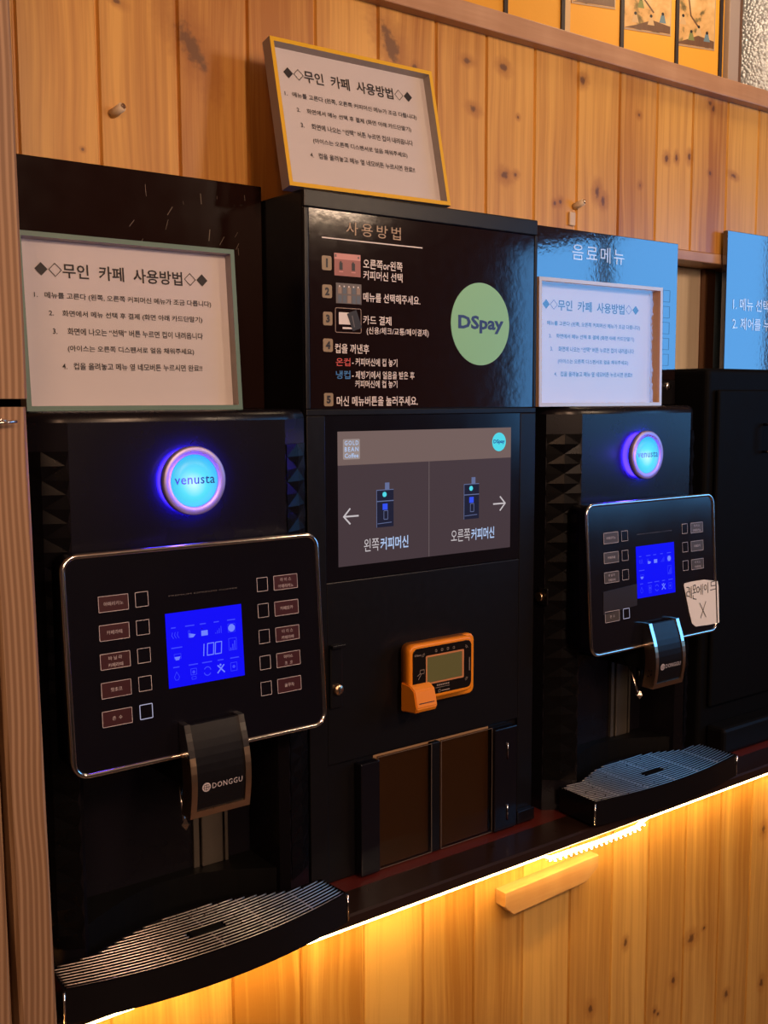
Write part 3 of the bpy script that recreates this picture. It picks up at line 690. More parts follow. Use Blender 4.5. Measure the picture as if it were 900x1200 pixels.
# hand-drawn characters (re-mon-e-i-deu) and the cross
pen([(0.091,0.410),(0.098,0.409),(0.097,0.401),(0.091,0.400),(0.091,0.393),(0.099,0.391)]); pen([(0.102,0.408),(0.102,0.388)]); pen([(0.106,0.410),(0.106,0.387)]); pen([(0.099,0.400),(0.102,0.400)])
pen([(0.112,0.411),(0.119,0.412),(0.119,0.404),(0.112,0.403),(0.112,0.411)]); pen([(0.115,0.402),(0.115,0.396)]); pen([(0.110,0.396),(0.121,0.397)]); pen([(0.111,0.392),(0.111,0.385),(0.121,0.383)])
pen([(0.127+0.0045*math.cos(k),0.4015+0.0055*math.sin(k)) for k in [i*0.7 for i in range(10)]]); pen([(0.133,0.402),(0.137,0.402)]); pen([(0.137,0.410),(0.136,0.391)]); pen([(0.142,0.411),(0.141,0.390)])
pen([(0.151+0.0038*math.cos(k),0.4035+0.005*math.sin(k)) for k in [i*0.7 for i in range(10)]]); pen([(0.160,0.412),(0.159,0.392)])
pen([(0.183,0.413),(0.170,0.412),(0.170,0.404),(0.184,0.404)]); pen([(0.167,0.396),(0.187,0.397)])
pen([(0.131,0.374),(0.150,0.344)]); pen([(0.151,0.375),(0.133,0.344)])
link('handwriting', bm, M['ink'], nt_, fn=lambda v: (v.x, v.y+panel_y(v.z), v.z))

# ------------------------------------------------------------------ payment kiosk
KY = 1.36
kz = lambda rel: rel+0.78
K = thing('payment_kiosk', 'tall black payment kiosk with screen between the two coffee machines', 'kiosk', (1.1245, KY, CT))
kx = lambda x: x-1.1245
bm = B(); xl, xr = kx(0.8795), kx(1.3695)
box(bm, xl, xr, 0.006, 0.128, 0, kz(0.3146), bev=0.003)
link('cabinet', bm, M['black_satin'], K)
bm = B()   # raised door frame: top rail, stiles, middle rail
box(bm, xl, xr, 0.0, 0.0055, kz(0.288), kz(0.3146), bev=0.002); box(bm, xl, kx(0.8875), 0.0, 0.0055, kz(-0.0135), kz(0.288), bev=0.0015); box(bm, kx(1.3625), xr, 0.0, 0.0055, kz(-0.0135), kz(0.288), bev=0.0015)
box(bm, xl, xr, 0.0, 0.0055, kz(-0.0235), kz(-0.0135), bev=0.0015); box(bm, xl, kx(0.9138), 0.0, 0.0055, kz(-0.775), kz(-0.0235), bev=0.0015); box(bm, kx(1.3314), xr, 0.0, 0.0055, kz(-0.775), kz(-0.0235), bev=0.0015)
box(bm, kx(0.9138), kx(1.3314), 0.0, 0.0055, kz(-0.58), kz(-0.285), bev=0.0015)
link('door', bm, M['black_satin'], K)
# instruction panel
bm = B(); box(bm, kx(0.8885), kx(1.3615), 0.0015, 0.0055, kz(-0.0125), kz(0.287)); PO = link('instruction_panel', bm, M['poster'], K)
bm = B(); y = 0.0008
text(bm, '사용방법', kx(0.9564), kz(0.2535), y, x1=kx(1.0628), z1=kz(0.2735), mi=0, space=1.35)
link('heading', bm, M['ink_brown'], PO)
bm = B(); y = 0.0008
quad(bm, kx(0.9113), kx(1.1075), kz(0.2446), kz(0.2464), y, 0)
bo = 0.013
text(bm, '오른쪽or왼쪽', kx(0.9884), kz(0.2045), y, x1=kx(1.0661), z1=kz(0.2195), bold=bo)
text(bm, '커피머신 선택', kx(0.9884), kz(0.1875), y, x1=kx(1.0661), z1=kz(0.2018), bold=bo)
text(bm, '메뉴를 선택해주세요.', kx(0.988), kz(0.1535), y, x1=kx(1.1031), z1=kz(0.1680), bold=bo)
text(bm, '카드 결제', kx(0.9878), kz(0.1185), y, x1=kx(1.0434), z1=kz(0.1325), bold=bo)
text(bm, '(신용/체크/교통/페이결제)', kx(0.9943), kz(0.1020), y, x1=kx(1.1211), z1=kz(0.1150), bold=0.008)
text(bm, '컵을 꺼낸후', kx(0.9339), kz(0.0725), y, x1=kx(0.9991), z1=kz(0.0875), bold=bo)
text(bm, '- 커피머신에 컵 놓기', kx(0.9660), kz(0.0535), y, x1=kx(1.0553), z1=kz(0.0660), bold=bo)
text(bm, '- 제빙기에서 얼음을 받은 후', kx(0.9658), kz(0.0335), y, x1=kx(1.0906), z1=kz(0.0460), bold=bo)
text(bm, '커피머신에 컵 놓기', kx(0.9715), kz(0.0195), y, x1=kx(1.0552), z1=kz(0.0315), bold=bo)
text(bm, '머신 메뉴버튼을 눌러주세요.', kx(0.9362), kz(-0.0090), y, x1=kx(1.0977), z1=kz(0.0065), bold=bo)
link('lettering', bm, M['ink_white'], PO)
bm = B(); text(bm, '온컵', kx(0.9353), kz(0.0530), y, x1=kx(0.9627), z1=kz(0.0655), bold=bo); link('red_word', bm, M['ink_red'], PO)
bm = B(); text(bm, '냉컵', kx(0.9351), kz(0.0330), y, x1=kx(0.9625), z1=kz(0.0460), bold=bo); link('blue_word', bm, M['ink_blue'], PO)
for n, (a0, a1, z1, z0) in enumerate(((0.911,0.9288,0.2188,0.1972),(0.9113,0.9291,0.1756,0.1555),(0.9124,0.9295,0.1348,0.1143),(0.9119,0.9298,0.0943,0.0741),(0.9126,0.9298,0.0114,-0.0089))):
    bm = B(); prism_y(bm, rrect(kx(a0), kx(a1), kz(z0), kz(z1), 0.003, 4), 0.0008, 0.0015, 0)
    text(bm, str(n+1), kx((a0+a1)/2), kz(z0+0.004), 0.0004, z1=kz(z1-0.004), align='C', mi=1, bold=0.05)
    link('number_tile', bm, [M['ink_gold'], M['th_dark']], PO)
bm = B(); a0, a1, z0, z1 = kx(0.9338), kx(0.9833), kz(0.1905), kz(0.2244); y = 0.0009
quad(bm, a0, a1, z0, z1-0.009, y, 0); quad(bm, a0, a1, z1-0.009, z1, y, 1)
for s in (0.25, 0.72):
    u = a0+s*(a1-a0); quad(bm, u-0.003, u+0.003, z0+0.009, z0+0.020, y-0.0003, 2); quad(bm, u-0.002, u+0.001, z0+0.020, z0+0.022, y-0.0003, 2); quad(bm, u-0.004, u+0.004, z0+0.0055, z0+0.007, y-0.0003, 1)
quad(bm, a0+0.001, a0+0.004, z1-0.006, z1-0.002, y-0.0003, 3); circle(bm, a1-0.004, z1-0.0045, 0.0018, y-0.0003, 3, 12)
link('picture', bm, [M['th_red'], M['th_pink'], M['th_dark'], M['th_grey']], PO)
bm = B(); a0, a1, z0, z1 = kx(0.9365), kx(0.9847), kz(0.1487), kz(0.1797)
quad(bm, a0, a1, z0, z1, y, 0)
for i in range(5):
    u = a0+0.004+i*0.0088; quad(bm, u, u+0.0065, z0+0.015, z1-0.006, y-0.0002, (1,2,1,2,1)[i]); quad(bm, u, u+0.0065, z0+0.001, z0+0.0125, y-0.0002, (2,2,1,2,2)[i]); circle(bm, u+0.0025, z1-0.005, 0.0014, y-0.0004, 3, 10)
link('picture', bm, [M['th_grey'], M['th_tan'], M['th_blue'], M['ink_white']], PO)
bm = B(); a0, a1, z0, z1 = kx(0.9345), kx(0.9844), kz(0.1039), kz(0.1423)
outline(bm, a0, a1, z0, z1, 0.0012, y, 0, r=0.003); quad(bm, a0+0.007, a0+0.033, z0+0.013, z1-0.007, y, 1); quad(bm, a0+0.014, a0+0.034, z0+0.006, z0+0.009, y, 1)
flat(bm, [(a0+0.033,z0+0.003),(a1+0.001,z0+0.009),(a0+0.040,z1-0.002),(a0+0.022,z1-0.009)], y-0.0003, 2)
stroke(bm, [(a0+0.036,z0+0.010),(a0+0.032,z1-0.012)], 0.002, y-0.0005, 3)
link('picture', bm, [M['th_tan'], M['ink_white'], M['th_dark'], M['th_grey']], PO)
bm = B(); cx, cz = kx(1.2355), kz(0.1285); n = 64
prism_y(bm, [(cx+0.0668*math.cos(2*PI*k/n), cz+0.0695*math.sin(2*PI*k/n)) for k in range(n)], 0.0006, 0.0015); st = link('round_sticker', bm, M['sticker_green'], PO)
bm = B(); text(bm, 'DSpay', kx(1.1845), kz(0.1130), 0.0002, x1=kx(1.2885), z1=kz(0.1425), bold=0.034); link('lettering', bm, M['ink_navy'], st)
# screen
bm = B(); box(bm, kx(0.914), kx(1.3312), 0.0012, 0.0055, kz(-0.284), kz(-0.0238)); bz = link('screen_bezel', bm, M['black_gloss'], K)
x0, x1, zt, zb = kx(0.9372), kx(1.3090), kz(-0.0485), kz(-0.2618); ys = 0.0006
bm = B(); box(bm, x0, x1, ys, 0.0011, zb, kz(-0.1015), mi=1); box(bm, x0, x1, ys, 0.0011, kz(-0.1015), zt, mi=0)
quad(bm, kx(1.1210), kx(1.1220), zb, kz(-0.1015), ys-0.0002, 2)
scr = link('screen', bm, [M['scr_top'], M['scr_body'], M['scr_line']], bz)
yt = 0.0002
bm = B(); a0, a1, z0, z1 = kx(0.947), kx(0.9796), kz(-0.0925), kz(-0.0605); prism_y(bm, rrect(a0, a1, z0, z1, 0.002, 3), yt+0.0001, yt+0.0003, 0)
for i, w_ in enumerate(('GOLD', 'BEAN', 'Coffee')): text(bm, w_, a0+0.003, z1-0.0095-i*0.0100, yt-0.0002, x1=a1-0.003, z1=z1-0.0025-i*0.0100, mi=1, space=1.3 if i < 2 else 1.0, bold=0.01)
link('logo', bm, [M['scr_tan'], M['scr_paleblue']], scr)
bm = B(); circle(bm, kx(1.2800), kz(-0.0733), 0.0163, yt, 0, 32); text(bm, 'DSpay', kx(1.2665), kz(-0.0775), yt-0.0003, x1=kx(1.2935), z1=kz(-0.0690), mi=1, bold=0.03)
link('payment_badge', bm, [M['scr_cyan'], M['scr_navy']], scr)
for sgn, a, zc in ((-1, 0.9475, -0.1825), (1, 1.2958, -0.1820)):
    bm = B(); L = 0.028; u0 = kx(a); u1 = u0-sgn*L
    stroke(bm, [(u0, kz(zc)), (u1, kz(zc))], 0.0026, yt, 0); stroke(bm, [(u0-sgn*0.012, kz(zc+0.012)), (u0, kz(zc)), (u0-sgn*0.012, kz(zc-0.012))], 0.0026, yt, 0)
    link('arrow', bm, M['scr_white'], scr)
for u, w1, wa, w2, wb, wc in ((1.0290, '왼쪽', 0.9865, '커피머신', 1.0195, 1.0770), (1.2160, '오른쪽', 1.1700, '커피머신', 1.2160, 1.2700)):
    bm = B(); c = kx(u); z0, z1 = kz(-0.2045), kz(-0.1435)
    quad(bm, c-0.0175, c+0.0175, z0, z1, yt, 0); quad(bm, c+0.0, c+0.009, z1, z1+0.011, yt, 1); quad(bm, c-0.0175, c+0.0175, z1-0.0195, z1-0.018, yt-0.0002, 1); quad(bm, c-0.0175, c+0.0175, z1-0.0012, z1, yt-0.0002, 1)
    circle(bm, c-0.001, z1-0.008, 0.0042, yt-0.0002, 2, 16); quad(bm, c-0.005, c+0.005, z1-0.033, z1-0.023, yt-0.0002, 3); outline(bm, c-0.003, c+0.006, z0+0.012, z0+0.027, 0.001, yt-0.0002, 1)
    quad(bm, c-0.0175, c-0.0165, z0, z1, yt-0.0002, 1); stroke(bm, [(c-0.015,z0+0.006),(c+0.013,z0+0.007)], 0.001, yt-0.0002, 1)
    link('machine_icon', bm, [M['scr_dark'], M['scr_edge'], M['scr_cyan'], M['scr_blue']], scr)
    bm = B(); text(bm, w1, kx(wa), kz(-0.2420), yt, x1=kx(wb-0.003), z1=kz(-0.2210), mi=0); text(bm, w2, kx(wb), kz(-0.2420), yt, x1=kx(wc), z1=kz(-0.2215), mi=1, bold=0.016)
    link('lettering', bm, [M['scr_white'], M['scr_paleblue']], scr)
# lock handle on the door
bm = B(); box(bm, kx(0.9150), kx(0.9400), -0.006, 0.0, kz(-0.487), kz(-0.383), bev=0.003); box(bm, kx(0.9150), kx(0.9400), -0.014, -0.006, kz(-0.388), kz(-0.383), bev=0.001)
lk = link('lock_handle', bm, M['black_satin'], K)
bm = B(); disc_y(bm, kx(0.9285), kz(-0.4560), [(0,-0.012),(0.0075,-0.012),(0.0088,-0.010),(0.0088,-0.0055)], 24); box(bm, kx(0.9285)-0.0011, kx(0.9285)+0.0011, -0.0125, -0.0115, kz(-0.4610), kz(-0.4510), mi=1); link('keyhole', bm, [M['gold'], M['ink']], lk)
# cup hatch
bm = B(); box(bm, kx(0.9680), kx(1.0060), -0.014, 0.0045, kz(-0.776), kz(-0.586), bev=0.002); link('hatch_bracket', bm, M['black_gloss'], K)
bm = B(); box(bm, kx(1.2630), kx(1.3180), -0.014, 0.0045, kz(-0.776), kz(-0.586), bev=0.002); br = link('hatch_bracket', bm, M['black_gloss'], K)
for z0, z1 in ((-0.645,-0.6145), (-0.7590,-0.7300)):
    bm = B(); tube(bm, [(kx(1.2935),-0.0150,kz(z0)), (kx(1.2935),-0.0150,kz(z1))], 0.0012); link('hinge_pin', bm, M['chrome'], br)
bm = B(); box(bm, kx(1.1225), kx(1.1420), -0.006, 0.0045, kz(-0.778), kz(-0.583), bev=0.002); link('hatch_divider', bm, M['black_satin'], K)
bm = B(); box(bm, kx(1.006), kx(1.263), 0.0048, 0.0056, kz(-0.778), kz(-0.583)); link('hatch_back', bm, simple('hatch_room_reflection', (0.36,0.21,0.10), 0.5), K)  # brown colour stands in for the warm room reflected in the panes
for a0, a1 in ((1.0065, 1.1220), (1.1425, 1.2625)):
    bm = B(); box(bm, kx(a0), kx(a1), -0.007, -0.004, kz(-0.7765), kz(-0.583)); hg = link('hatch_door', bm, M['hatch_glass'], K)
    bm = B(); outline(bm, kx(a0), kx(a1), kz(-0.7765), kz(-0.583), 0.0012, -0.0074, 0); link('door_edge', bm, simple('acrylic_edge', (0.14,0.11,0.09), 0.3), hg)
bm = B(); box(bm, kx(1.322), kx(1.366), -0.012, 0.0, kz(-0.776), kz(-0.752), bev=0.002); link('hatch_foot', bm, M['black_gloss'], K)

# ------------------------------------------------------------------ card reader on the kiosk door
CR = thing('card_reader', 'orange card reader mounted on the front of the payment kiosk', 'card reader', (1.1245, KY, CT))
bm = B(); prism_y(bm, rrect(kx(1.0610), kx(1.2140), kz(-0.5090), kz(-0.4020), 0.012, 5), -0.0115, -0.0002, bev=0.003); link('back_shell', bm, M['orange'], CR)
bm = B(); prism_y(bm, rrect(kx(1.0535), kx(1.1930), kz(-0.4960), kz(-0.4000), 0.013, 6), -0.032, -0.0116, bev=0.004); fs = link('front_shell', bm, M['orange'], CR)
bm = B(); prism_y(bm, rrect(kx(1.0600), kx(1.1880), kz(-0.4885), kz(-0.4065), 0.010, 6), -0.0332, -0.0318, bev=0.0005); fp = link('face_plate', bm, M['reader_black'], CR)
bm = B(); y = -0.0336
a0, a1, z0, z1 = kx(1.0895), kx(1.1660), kz(-0.4665), kz(-0.4235)
box(bm, a0, a1, -0.0340, -0.0334, z0, z1); lc = link('lcd', bm, M['lcd_olive'], fp)
bm = B(); ring_outline(bm, rrect(a0-0.003, a1+0.004, z0-0.003, z1+0.003, 0.002, 2), rrect(a0, a1, z0, z1, 0.001, 2), -0.0343, 0); link('lcd_border', bm, simple('peach_border', (0.62,0.25,0.10), 0.4), lc)
bm = B()
for i in range(4): outline(bm, kx(1.107)+i*0.013, kx(1.111)+i*0.013, kz(-0.4170), kz(-0.4125), 0.0007, y, 0); 
for cx, cz, s in ((1.0845,-0.4215,-1), (1.1735,-0.4200,1), (1.1735,-0.4700,1)):
    for r in (0.003, 0.0055): stroke(bm, [(kx(cx)+s*r*math.cos(a), kz(cz)+(r if cz > -0.45 else -r)*math.sin(a)) for a in (0.1,0.6,1.1,1.5)], 0.0008, y, 0)
text(bm, 'DSpay', kx(1.0635), kz(-0.4195), y, x1=kx(1.0775), z1=kz(-0.4155), mi=0, bold=0.02)
outline(bm, kx(1.0745), kx(1.0840), kz(-0.4495), kz(-0.4425), 0.0008, y, 0); stroke(bm, [(kx(1.0715),kz(-0.4580)),(kx(1.0770),kz(-0.4500))], 0.001, y, 0); stroke(bm, [(kx(1.0695),kz(-0.4520)),(kx(1.0740),kz(-0.4490))], 0.001, y, 0)
for i in range(7): quad(bm, kx(1.1110)+i*0.0040, kx(1.1138)+i*0.0040, kz(-0.4755), kz(-0.4725), y, 0)
quad(bm, kx(1.1080), kx(1.1390), kz(-0.4785), kz(-0.4778), y, 0); outline(bm, kx(1.1140), kx(1.1190), kz(-0.4870), kz(-0.4815), 0.001, y, 0); quad(bm, kx(1.1210), kx(1.1390), kz(-0.4855), kz(-0.4835), y, 0)
quad(bm, kx(1.1825), kx(1.1840), kz(-0.4600), kz(-0.4370), y, 0)
link('face_print', bm, simple('reader_print', (0.30,0.24,0.20), 0.4), fp)
bm = B(); xs0, xs1 = kx(1.0515), kx(1.0955)
prism_x(bm, [(-0.0116,kz(-0.513)),(-0.0116,kz(-0.4630)),(-0.036,kz(-0.4655)),(-0.047,kz(-0.4720)),(-0.0545,kz(-0.5000)),(-0.050,kz(-0.5080))], xs0, xs1)
bmesh.ops.recalc_face_normals(bm, faces=bm.faces[:])
bmesh.ops.bevel(bm, geom=[e for e in bm.edges], offset=0.0018, segments=2, affect='EDGES'); sn = link('card_slot', bm, M['orange'], CR)
bm = B()
def sl(u, v, d=0.0006): # on the sloped front of the snout
    return (xs0+0.004+u*(xs1-xs0-0.008), -0.047-(0.0075)*(1-v)-d, kz(-0.5000)+0.028*v)
face(bm, (sl(0.05,0.24), sl(0.95,0.24), sl(0.95,0.29), sl(0.05,0.29)))
link('slot_print', bm, M['ink'], sn)

# ------------------------------------------------------------------ framed signs
LINES = [('1.   메뉴를 고른다 (왼쪽, 오른쪽 커피머신 메뉴가 조금 다릅니다)', 0.1475, -0.1336, 0.1234), ('2.    화면에서 메뉴 선택 후 결제 (화면 아래 카드단말기)', 0.1245, -0.1154, 0.1078),
         ('3.     화면에 나오는 “선택” 버튼 누르면 컵이 내려옵니다', 0.1015, -0.1117, 0.1072), ('(아이스는 오른쪽 디스펜서로 얼음 채워주세요)', 0.0785, -0.0931, 0.0918), ('4.   컵을 올려놓고 메뉴 옆 네모버튼 누르시면 완료!!', 0.0555, -0.102, 0.1034)]
def sign(x, y, z, rot, label, fm, im, depth, Wd=0.315, Hd=0.231, glass='glass'):
    t = thing('framed_sign', label, 'sign', (x, y, z), rot, 'framed instruction signs')
    w = Wd/2; b = 0.0065
    bm = B()
    for pts in (((-w,0),(w,0),(w-b,b),(-w+b,b)), ((w,0),(w,Hd),(w-b,Hd-b),(w-b,b)), ((w,Hd),(-w,Hd),(-w+b,Hd-b),(w-b,Hd-b)), ((-w,Hd),(-w,0),(-w+b,b),(-w+b,Hd-b))):
        n0 = len(bm.faces); prism_y(bm, list(pts), 0.0, depth, 1)
        bm.faces.ensure_lookup_table(); bm.faces[n0].material_index = 0
    link('frame', bm, [fm, im], t)
    bm = B(); box(bm, -w+b+0.0002, w-b-0.0002, depth-0.006, depth-0.002, b+0.0002, Hd-b-0.0002); pp = link('paper', bm, M['paper'], t)
    bm = B(); yp = depth-0.0066; o = 0.0
    zc = 0.026
    text(bm, '무인  카페  사용방법', -0.0935, 0.1765, yp, x1=0.0800, z1=0.1960, bold=0.018, space=1.0)
    for cx in (-0.1222, 0.1110): flat(bm, [(cx-0.0088,0.1865),(cx,0.1777),(cx+0.0088,0.1865),(cx,0.1953)], yp)
    for cx in (-0.1035, 0.0920):
        o_ = [(cx-0.0092,0.1865),(cx,0.1773),(cx+0.0092,0.1865),(cx,0.1957)]; i_ = [(cx-0.0078,0.1865),(cx,0.1787),(cx+0.0078,0.1865),(cx,0.1943)]
        ring_outline(bm, o_, i_, yp)
    for s, zz, a0, a1 in LINES: text(bm, s, a0, zz, yp, x1=a1, z1=zz+0.0095, bold=0.014)
    link('lettering', bm, M['ink'], pp)
    bm = B(); box(bm, -w+b+0.0003, w-b-0.0003, 0.003, 0.0045, b+0.0003, Hd-b-0.0003); link('glass_pane', bm, M[glass], t)
    return t
MT = CT+0.767+0.0005
sign(0.6135, 1.362, MT, (math.radians(-4.5), 0, 0), 'teal-edged framed sign standing in front of the scuffed black board', M['frame_teal'], M['frame_inner'], 0.022)
sign(1.547, 1.358, MT, (math.radians(-0.8), 0, math.radians(-0.6)), 'white-edged framed sign with bluish glass in front of the drink menu board', M['frame_white'], M['frame_inner_wood'], 0.030, Wd=0.322, glass='glass_shiny').scale = (1.055, 1, 1)
sign(1.0200, 1.372, H+0.3200, (math.radians(-12.0), math.radians(-0.6), 0), 'yellow-edged framed sign leaning on top of the payment kiosk', M['frame_yellow'], M['frame_inner'], 0.022)

# ------------------------------------------------------------------ black boards behind the machines
t = thing('backboard', 'scuffed black board behind the teal framed sign', 'board', (0.66, 1.478, MT))
bm = B(); box(bm, -0.235, 0.2165, 0, 0.014, 0, 0.347, bev=0.0015)
bo_ = link('panel', bm, M['board_dull'], t)
bm = B(); rr = random.Random(5)
for k in range(16):
    u, v = rr.uniform(-0.02, 0.19), rr.uniform(0.235, 0.335); L = rr.uniform(0.004, 0.018); a = rr.uniform(0.9, 1.7)
    stroke(bm, [(u, v), (u+L*math.cos(a), v+L*math.sin(a))], rr.uniform(0.0004, 0.001), -0.0004)
link('scratches', bm, simple('scratch_grey', (0.16,0.12,0.10), 0.5), bo_)
t = thing('menu_board', 'black drink menu board behind the white-edged sign, reflecting blue light', 'menu board', (1.65, 1.482, MT))
bm = B(); box(bm, -0.235, 0.270, 0, 0.012, 0.054, 0.347, bev=0.001); mb = link('panel', bm, M['board_black'], t)
bm = B(); text(bm, '음료메뉴', -0.062, 0.289, -0.0006, x1=0.094, z1=0.320, bold=0.0, space=1.2); link('lettering', bm, M['ink_pale'], mb)
bm = B()   # faint menu grid printed down the right margin
for i in range(5): outline(bm, 0.222, 0.246, 0.085+0.034*i, 0.110+0.034*i, 0.0007, -0.0005)
link('menu_grid', bm, simple('faint_grid', (0.03,0.045,0.07), 0.2), mb)
bm = B(); box(bm, -0.235, 0.270, -0.002, 0.016, 0.0, 0.0535, bev=0.002); ft = link('foot_rail', bm, M['black_satin'], t)
bm = B(); disc_y(bm, 0.2405, 0.040, [(0,-0.008),(0.007,-0.008),(0.0085,-0.006),(0.0085,-0.001)], 20); box(bm, 0.2395, 0.2415, -0.0088, -0.0079, 0.036, 0.044, mi=1); link('lock', bm, [M['chrome'], M['ink']], ft)

# ice dispenser at the right edge with its own board
t = thing('ice_dispenser', 'large plain black dispenser cabinet beside the machine with the paper note', 'ice dispenser', (2.26, 1.40, CT))
bm = B(); box(bm, -0.335, 0.40, 0, 0.155, 0.0, 0.846, bev=0.012, seg=4); link('cabinet', bm, M['cab_black'], t)
bm = B(); box(bm, -0.310, 0.37, -0.012, -0.0005, 0.10, 0.80, bev=0.006, seg=3); dr = link('door', bm, M['cab_black'], t)
bm = B(); tube(bm, [(-0.142,-0.028,0.660),(-0.142,-0.032,0.67),(-0.142,-0.032,0.715),(-0.142,-0.028,0.725)], 0.0035); 
for z in (0.662, 0.723): tube(bm, [(-0.142,-0.028,z),(-0.142,-0.011,z)], 0.003)
link('handle', bm, M['black_gloss'], dr)
bm = B(); box(bm, -0.31, 0.34, -0.05, -0.0005, 0.0, 0.06, bev=0.008); link('drip_shelf', bm, M['black_matte'], t)
t = thing('menu_board', 'black instruction board standing on the plain dispenser cabinet', 'menu board', (2.36, 1.478, CT+0.8465))
bm = B(); box(bm, -0.27, 0.30, 0, 0.012, 0, 0.312, bev=0.001); mb = link('panel', bm, M['board_black'], t)
bm = B(); text(bm, '1. 메뉴 선택 전원', -0.243, 0.139, -0.0006, h=0.030, bold=0.01); text(bm, '2. 제어를 누른 후', -0.243, 0.095, -0.0006, h=0.030, bold=0.01); link('lettering', bm, M['ink_pale'], mb)

# ------------------------------------------------------------------ recess in the wall beside the menu board
RC = thing('wall_recess', 'open recess with pale wood and brown upright between the two black menu boards', 'recess', (2.10, 1.575, 0))
bm = B(); box(bm, -0.16, 0.026, 0, 0.015, 0, H+0.304); link('wooden_panel', bm, M['niche_wood'], RC)
bm = B(); box(bm, 0.028, 0.068, -0.012, 0.02, 0, H+0.304, bev=0.002); link('upright', bm, M['brown_wood'], RC)
bm = B(); box(bm, 0.070, 0.36, 0.012, 0.025, 0, H+0.304, bev=0.001); link('sky_reflection_panel', bm, M['reflected_sky'], RC)  # panel whose pale blue stands in for a sky reflection

# ------------------------------------------------------------------ LED tape, stick, pegs
bm = B(); N = 110; pts = []
led = thing('led_strip', 'glowing warm LED tape under the counter edge, sagging near the right machine', 'led strip', (1.5, 1.2675, CT-0.0202))
def led_z(x):
    d = 0.0
    if 1.305 < x < 1.585: 
        s = (x-1.305)/0.28; d = 0.010*min(1, s*14, (1-s)*14)+0.006*s*math.sin(PI*s)
    return -0.0019-d
bm = B(); xs = [0.30+2.4*k/240 for k in range(241)]
for a, c in zip(xs, xs[1:]):
    za, zc = led_z(a), led_z(c)
    for yy0, yy1 in ((-0.0045, 0.0035),):
        vs = [(a-1.5,yy0,za),(c-1.5,yy0,zc),(c-1.5,yy1,zc),(a-1.5,yy1,za)]
        face(bm, [(p[0],p[1],p[2]-0.0015) for p in vs][::-1]); face(bm, [(p[0],p[1],p[2]+0.0015) for p in vs])
        face(bm, [(vs[0][0],yy0,za-0.0015),(vs[1][0],yy0,zc-0.0015),(vs[1][0],yy0,zc+0.0015),(vs[0][0],yy0,za+0.0015)])
        face(bm, [(vs[3][0],yy1,za-0.0015),(vs[3][0],yy1,za+0.0015),(vs[2][0],yy1,zc+0.0015),(vs[2][0],yy1,zc-0.0015)])
link('tape', bm, M['led'], led)
bm = B()   # loop of transparent jacket where the tape has come unstuck
tp = [(x-1.5, -0.003+0.0015*math.sin(x*90), led_z(x)-0.0035+0.0012*math.sin(x*140)) for x in [1.312+0.265*k/60 for k in range(61)]]
tube(bm, tp, 0.0042, 8, sx=1.0); link('jacket', bm, glass_sheet('clear_silicone', tint=(1,0.95,0.85), rough=0.1, bump=0.5, scale=300), led)
bm = B()
for k in range(20):
    x = 1.318+0.0135*k; bmesh.ops.create_icosphere(bm, subdivisions=1, radius=0.0022, matrix=Matrix.Translation((x-1.5, -0.0068, led_z(x)-0.0035)))
o = link('led_chips', bm, M['led_dot'], led)

bm = B(); zc = H-0.868
outl = [(1.1925,-0.8625),(1.1925,-0.8420),(1.4400,-0.8350),(1.4400,-0.8520),(1.4100,-0.8700),(1.2130,-0.8790)]
prism_y(bm, [(x*1.0273, H+z*1.0273) for x, z in [(1.2050,-0.8640),(1.2260,-0.8830),(1.4080,-0.8765),(1.4400,-0.8560),(1.4400,-0.8330),(1.2050,-0.8385)]], 1.2898, 1.3148, bev=0.0015)
tag(link('wooden_stick', bm, M['stick_wood']), 'short pine stick on the boards just below the glowing counter edge', 'stick')
for x, z, lb in ((0.645, 0.418, 'small plastic peg on the wall boards above the scuffed black board'), (1.614, 0.388, 'small plastic peg on the wall boards above the drink menu board')):
    t = thing('wall_peg', lb, 'peg', (x, 1.4995, H+z))
    bm = B(); tube(bm, [(-0.004,0.001,-0.005),(0.001,-0.010,-0.001),(0.005,-0.018,0.003)], 0.0065, 12); pg = link('plug', bm, M['peg'], t)
    bm = B(); tube(bm, [(0.005,-0.018,0.003),(0.0062,-0.0205,0.004)], 0.0040, 10); link('screw', bm, M['chrome'], pg)
bm = B(); box(bm, 1.594, 1.611, 1.4945, 1.4997, H+0.345, H+0.372, bev=0.002)

tag(link('tape_scrap', bm, M['peg']), 'scrap of pale tape on the boards beside the right wall peg', 'tape')

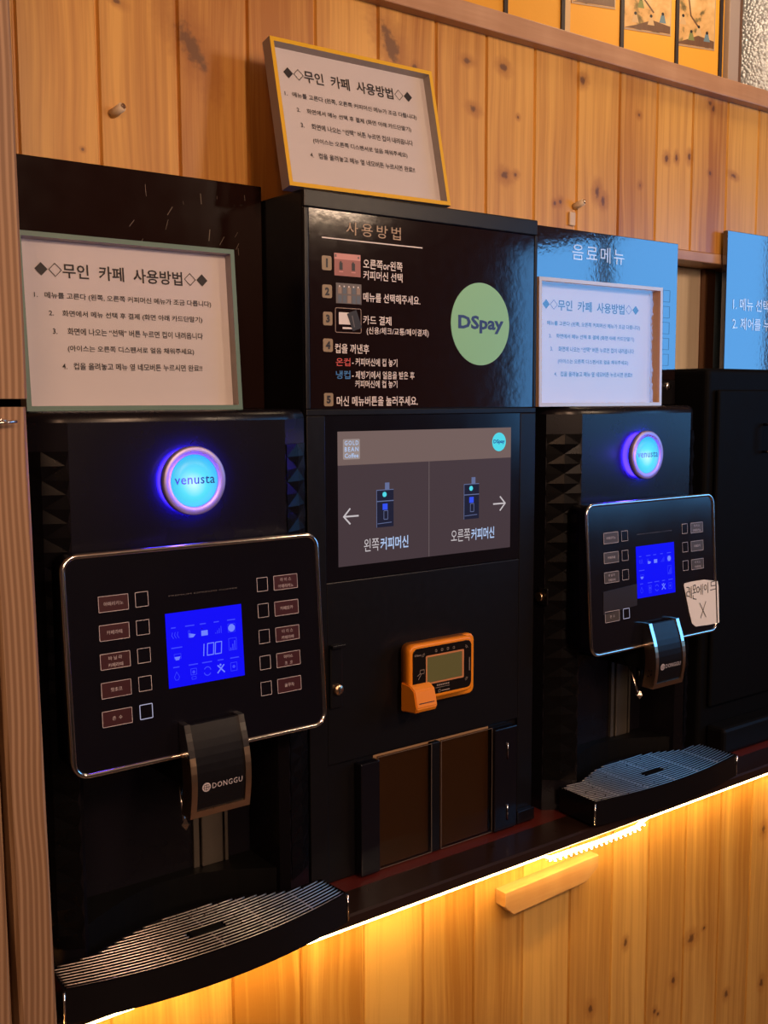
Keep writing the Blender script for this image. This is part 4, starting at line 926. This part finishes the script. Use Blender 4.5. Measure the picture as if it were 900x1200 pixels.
# ------------------------------------------------------------------ painted folding screen, pillar and foil pipe above the trim
LZ = H+0.7045
fs_ = thing('folding_screen', 'golden folding screen with painted scenes standing on the wall ledge', 'folding screen', (1.5, 1.62, LZ))
PX = [(1.20,1.365,0),(1.378,1.512,0),(1.528,1.674,0),(1.722,1.858,1),(1.888,2.046,2),(2.058,2.209,3)]
PZ = {1: 0.134, 2: 0.115, 3: 0.114}
for i, (a, c, p) in enumerate(PX):
    a -= 1.5; c -= 1.5; dy0, dy1 = 0.02, -0.02
    sh = lambda v, a=a, c=c: (v.x, v.y+dy0+(dy1-dy0)*(v.x-a)/(c-a), v.z)
    bm = B(); box(bm, a, c, 0, 0.010, 0, 0.46); pn = link('screen_panel', bm, M['screen_yellow'], fs_, fn=sh)
    bm = B()
    for u0, u1 in ((a-0.004, a+0.004), (c-0.004, c+0.004)): box(bm, u0, u1, -0.004, 0.012, 0, 0.462)
    link('panel_border', bm, M['screen_black'], pn, fn=sh)
    if p:
        bm = B(); m_ = 0.016; box(bm, a+m_, c-m_, -0.0015, 0.0, PZ[p], 0.40, mi=1); box(bm, a+m_+0.003, c-m_-0.003, -0.0022, -0.0015, PZ[p]+0.003, 0.397, mi=0)
        pa = link('painting', bm, [painting_mat('painted_scene', 1.7*p), M['ink_brown']], pn, fn=sh)
        bm = B(); rr = random.Random(20+p); w_ = c-a-2*m_
        flat(bm, [(a+m_+0.003, PZ[p]+0.004), (c-m_-0.003, PZ[p]+0.004), (c-m_-0.003, PZ[p]+0.020), (a+m_+0.6*w_, PZ[p]+0.028), (a+m_+0.25*w_, PZ[p]+0.012)], -0.0024, 2)   # brown ground
        stroke(bm, [(a+m_+0.15*w_, PZ[p]+0.17), (a+m_+0.35*w_, PZ[p]+0.12), (a+m_+0.42*w_, PZ[p]+0.07), (a+m_+0.62*w_, PZ[p]+0.045)], 0.004, -0.0025, 2)   # leaning trunk
        for q in range(4):
            fx = a+m_+w_*(0.2+0.2*q)+rr.uniform(-0.006, 0.006); fz = PZ[p]+rr.uniform(0.012, 0.05)
            flat(bm, [(fx-0.009,fz),(fx+0.009,fz),(fx+0.004,fz+0.017),(fx-0.004,fz+0.017)], -0.0026, (0,3,0,4)[q]); circle(bm, fx, fz+0.0195, 0.0036, -0.0027, 1, 12)
        link('figures', bm, [M['screen_cream'], M['th_dark'], M['brown_wood'], M['paint_green'], M['paint_blue']], pa, fn=sh)
for a, c in ((1.366,1.377),(1.513,1.527),(1.676,1.720),(1.860,1.886)):
    bm = B(); box(bm, a-1.5, c-1.5, 0.0, 0.010, 0, 0.46); link('hinge_strip', bm, M['screen_cream'], fs_)
bm = B(); box(bm, 2.2155-1.5, 2.2405-1.5, -0.008, 0.010, 0, 0.46); link('hinge_strip', bm, M['screen_yellow'], fs_)
bm = B(); box(bm, 2.245, 2.286, 1.60, 1.70, LZ, 2.78, bev=0.002); struct(link('trim_3', bm, M['grey_paint']))
bm = B(); box(bm, 2.2865, 2.312, 1.61, 1.70, LZ, 2.78, bev=0.002); struct(link('trim_4', bm, M['brown_wood']))
bm = B(); n = 48; R_ = 0.155
for k in range(n):
    a0, a1 = 2*PI*k/n, 2*PI*(k+1)/n
    f = face(bm, [(R_*math.cos(a0),R_*math.sin(a0),0),(R_*math.cos(a1),R_*math.sin(a1),0),(R_*math.cos(a1),R_*math.sin(a1),2.779-LZ),(R_*math.cos(a0),R_*math.sin(a0),2.779-LZ)], smooth=True)
bmesh.ops.remove_doubles(bm, verts=bm.verts, dist=1e-5)
tag(link('foil_pipe', bm, M['pipe_foil'], loc=(2.478, 1.68, LZ)), 'vertical pipe wrapped in quilted silver foil beside the folding screen', 'pipe')
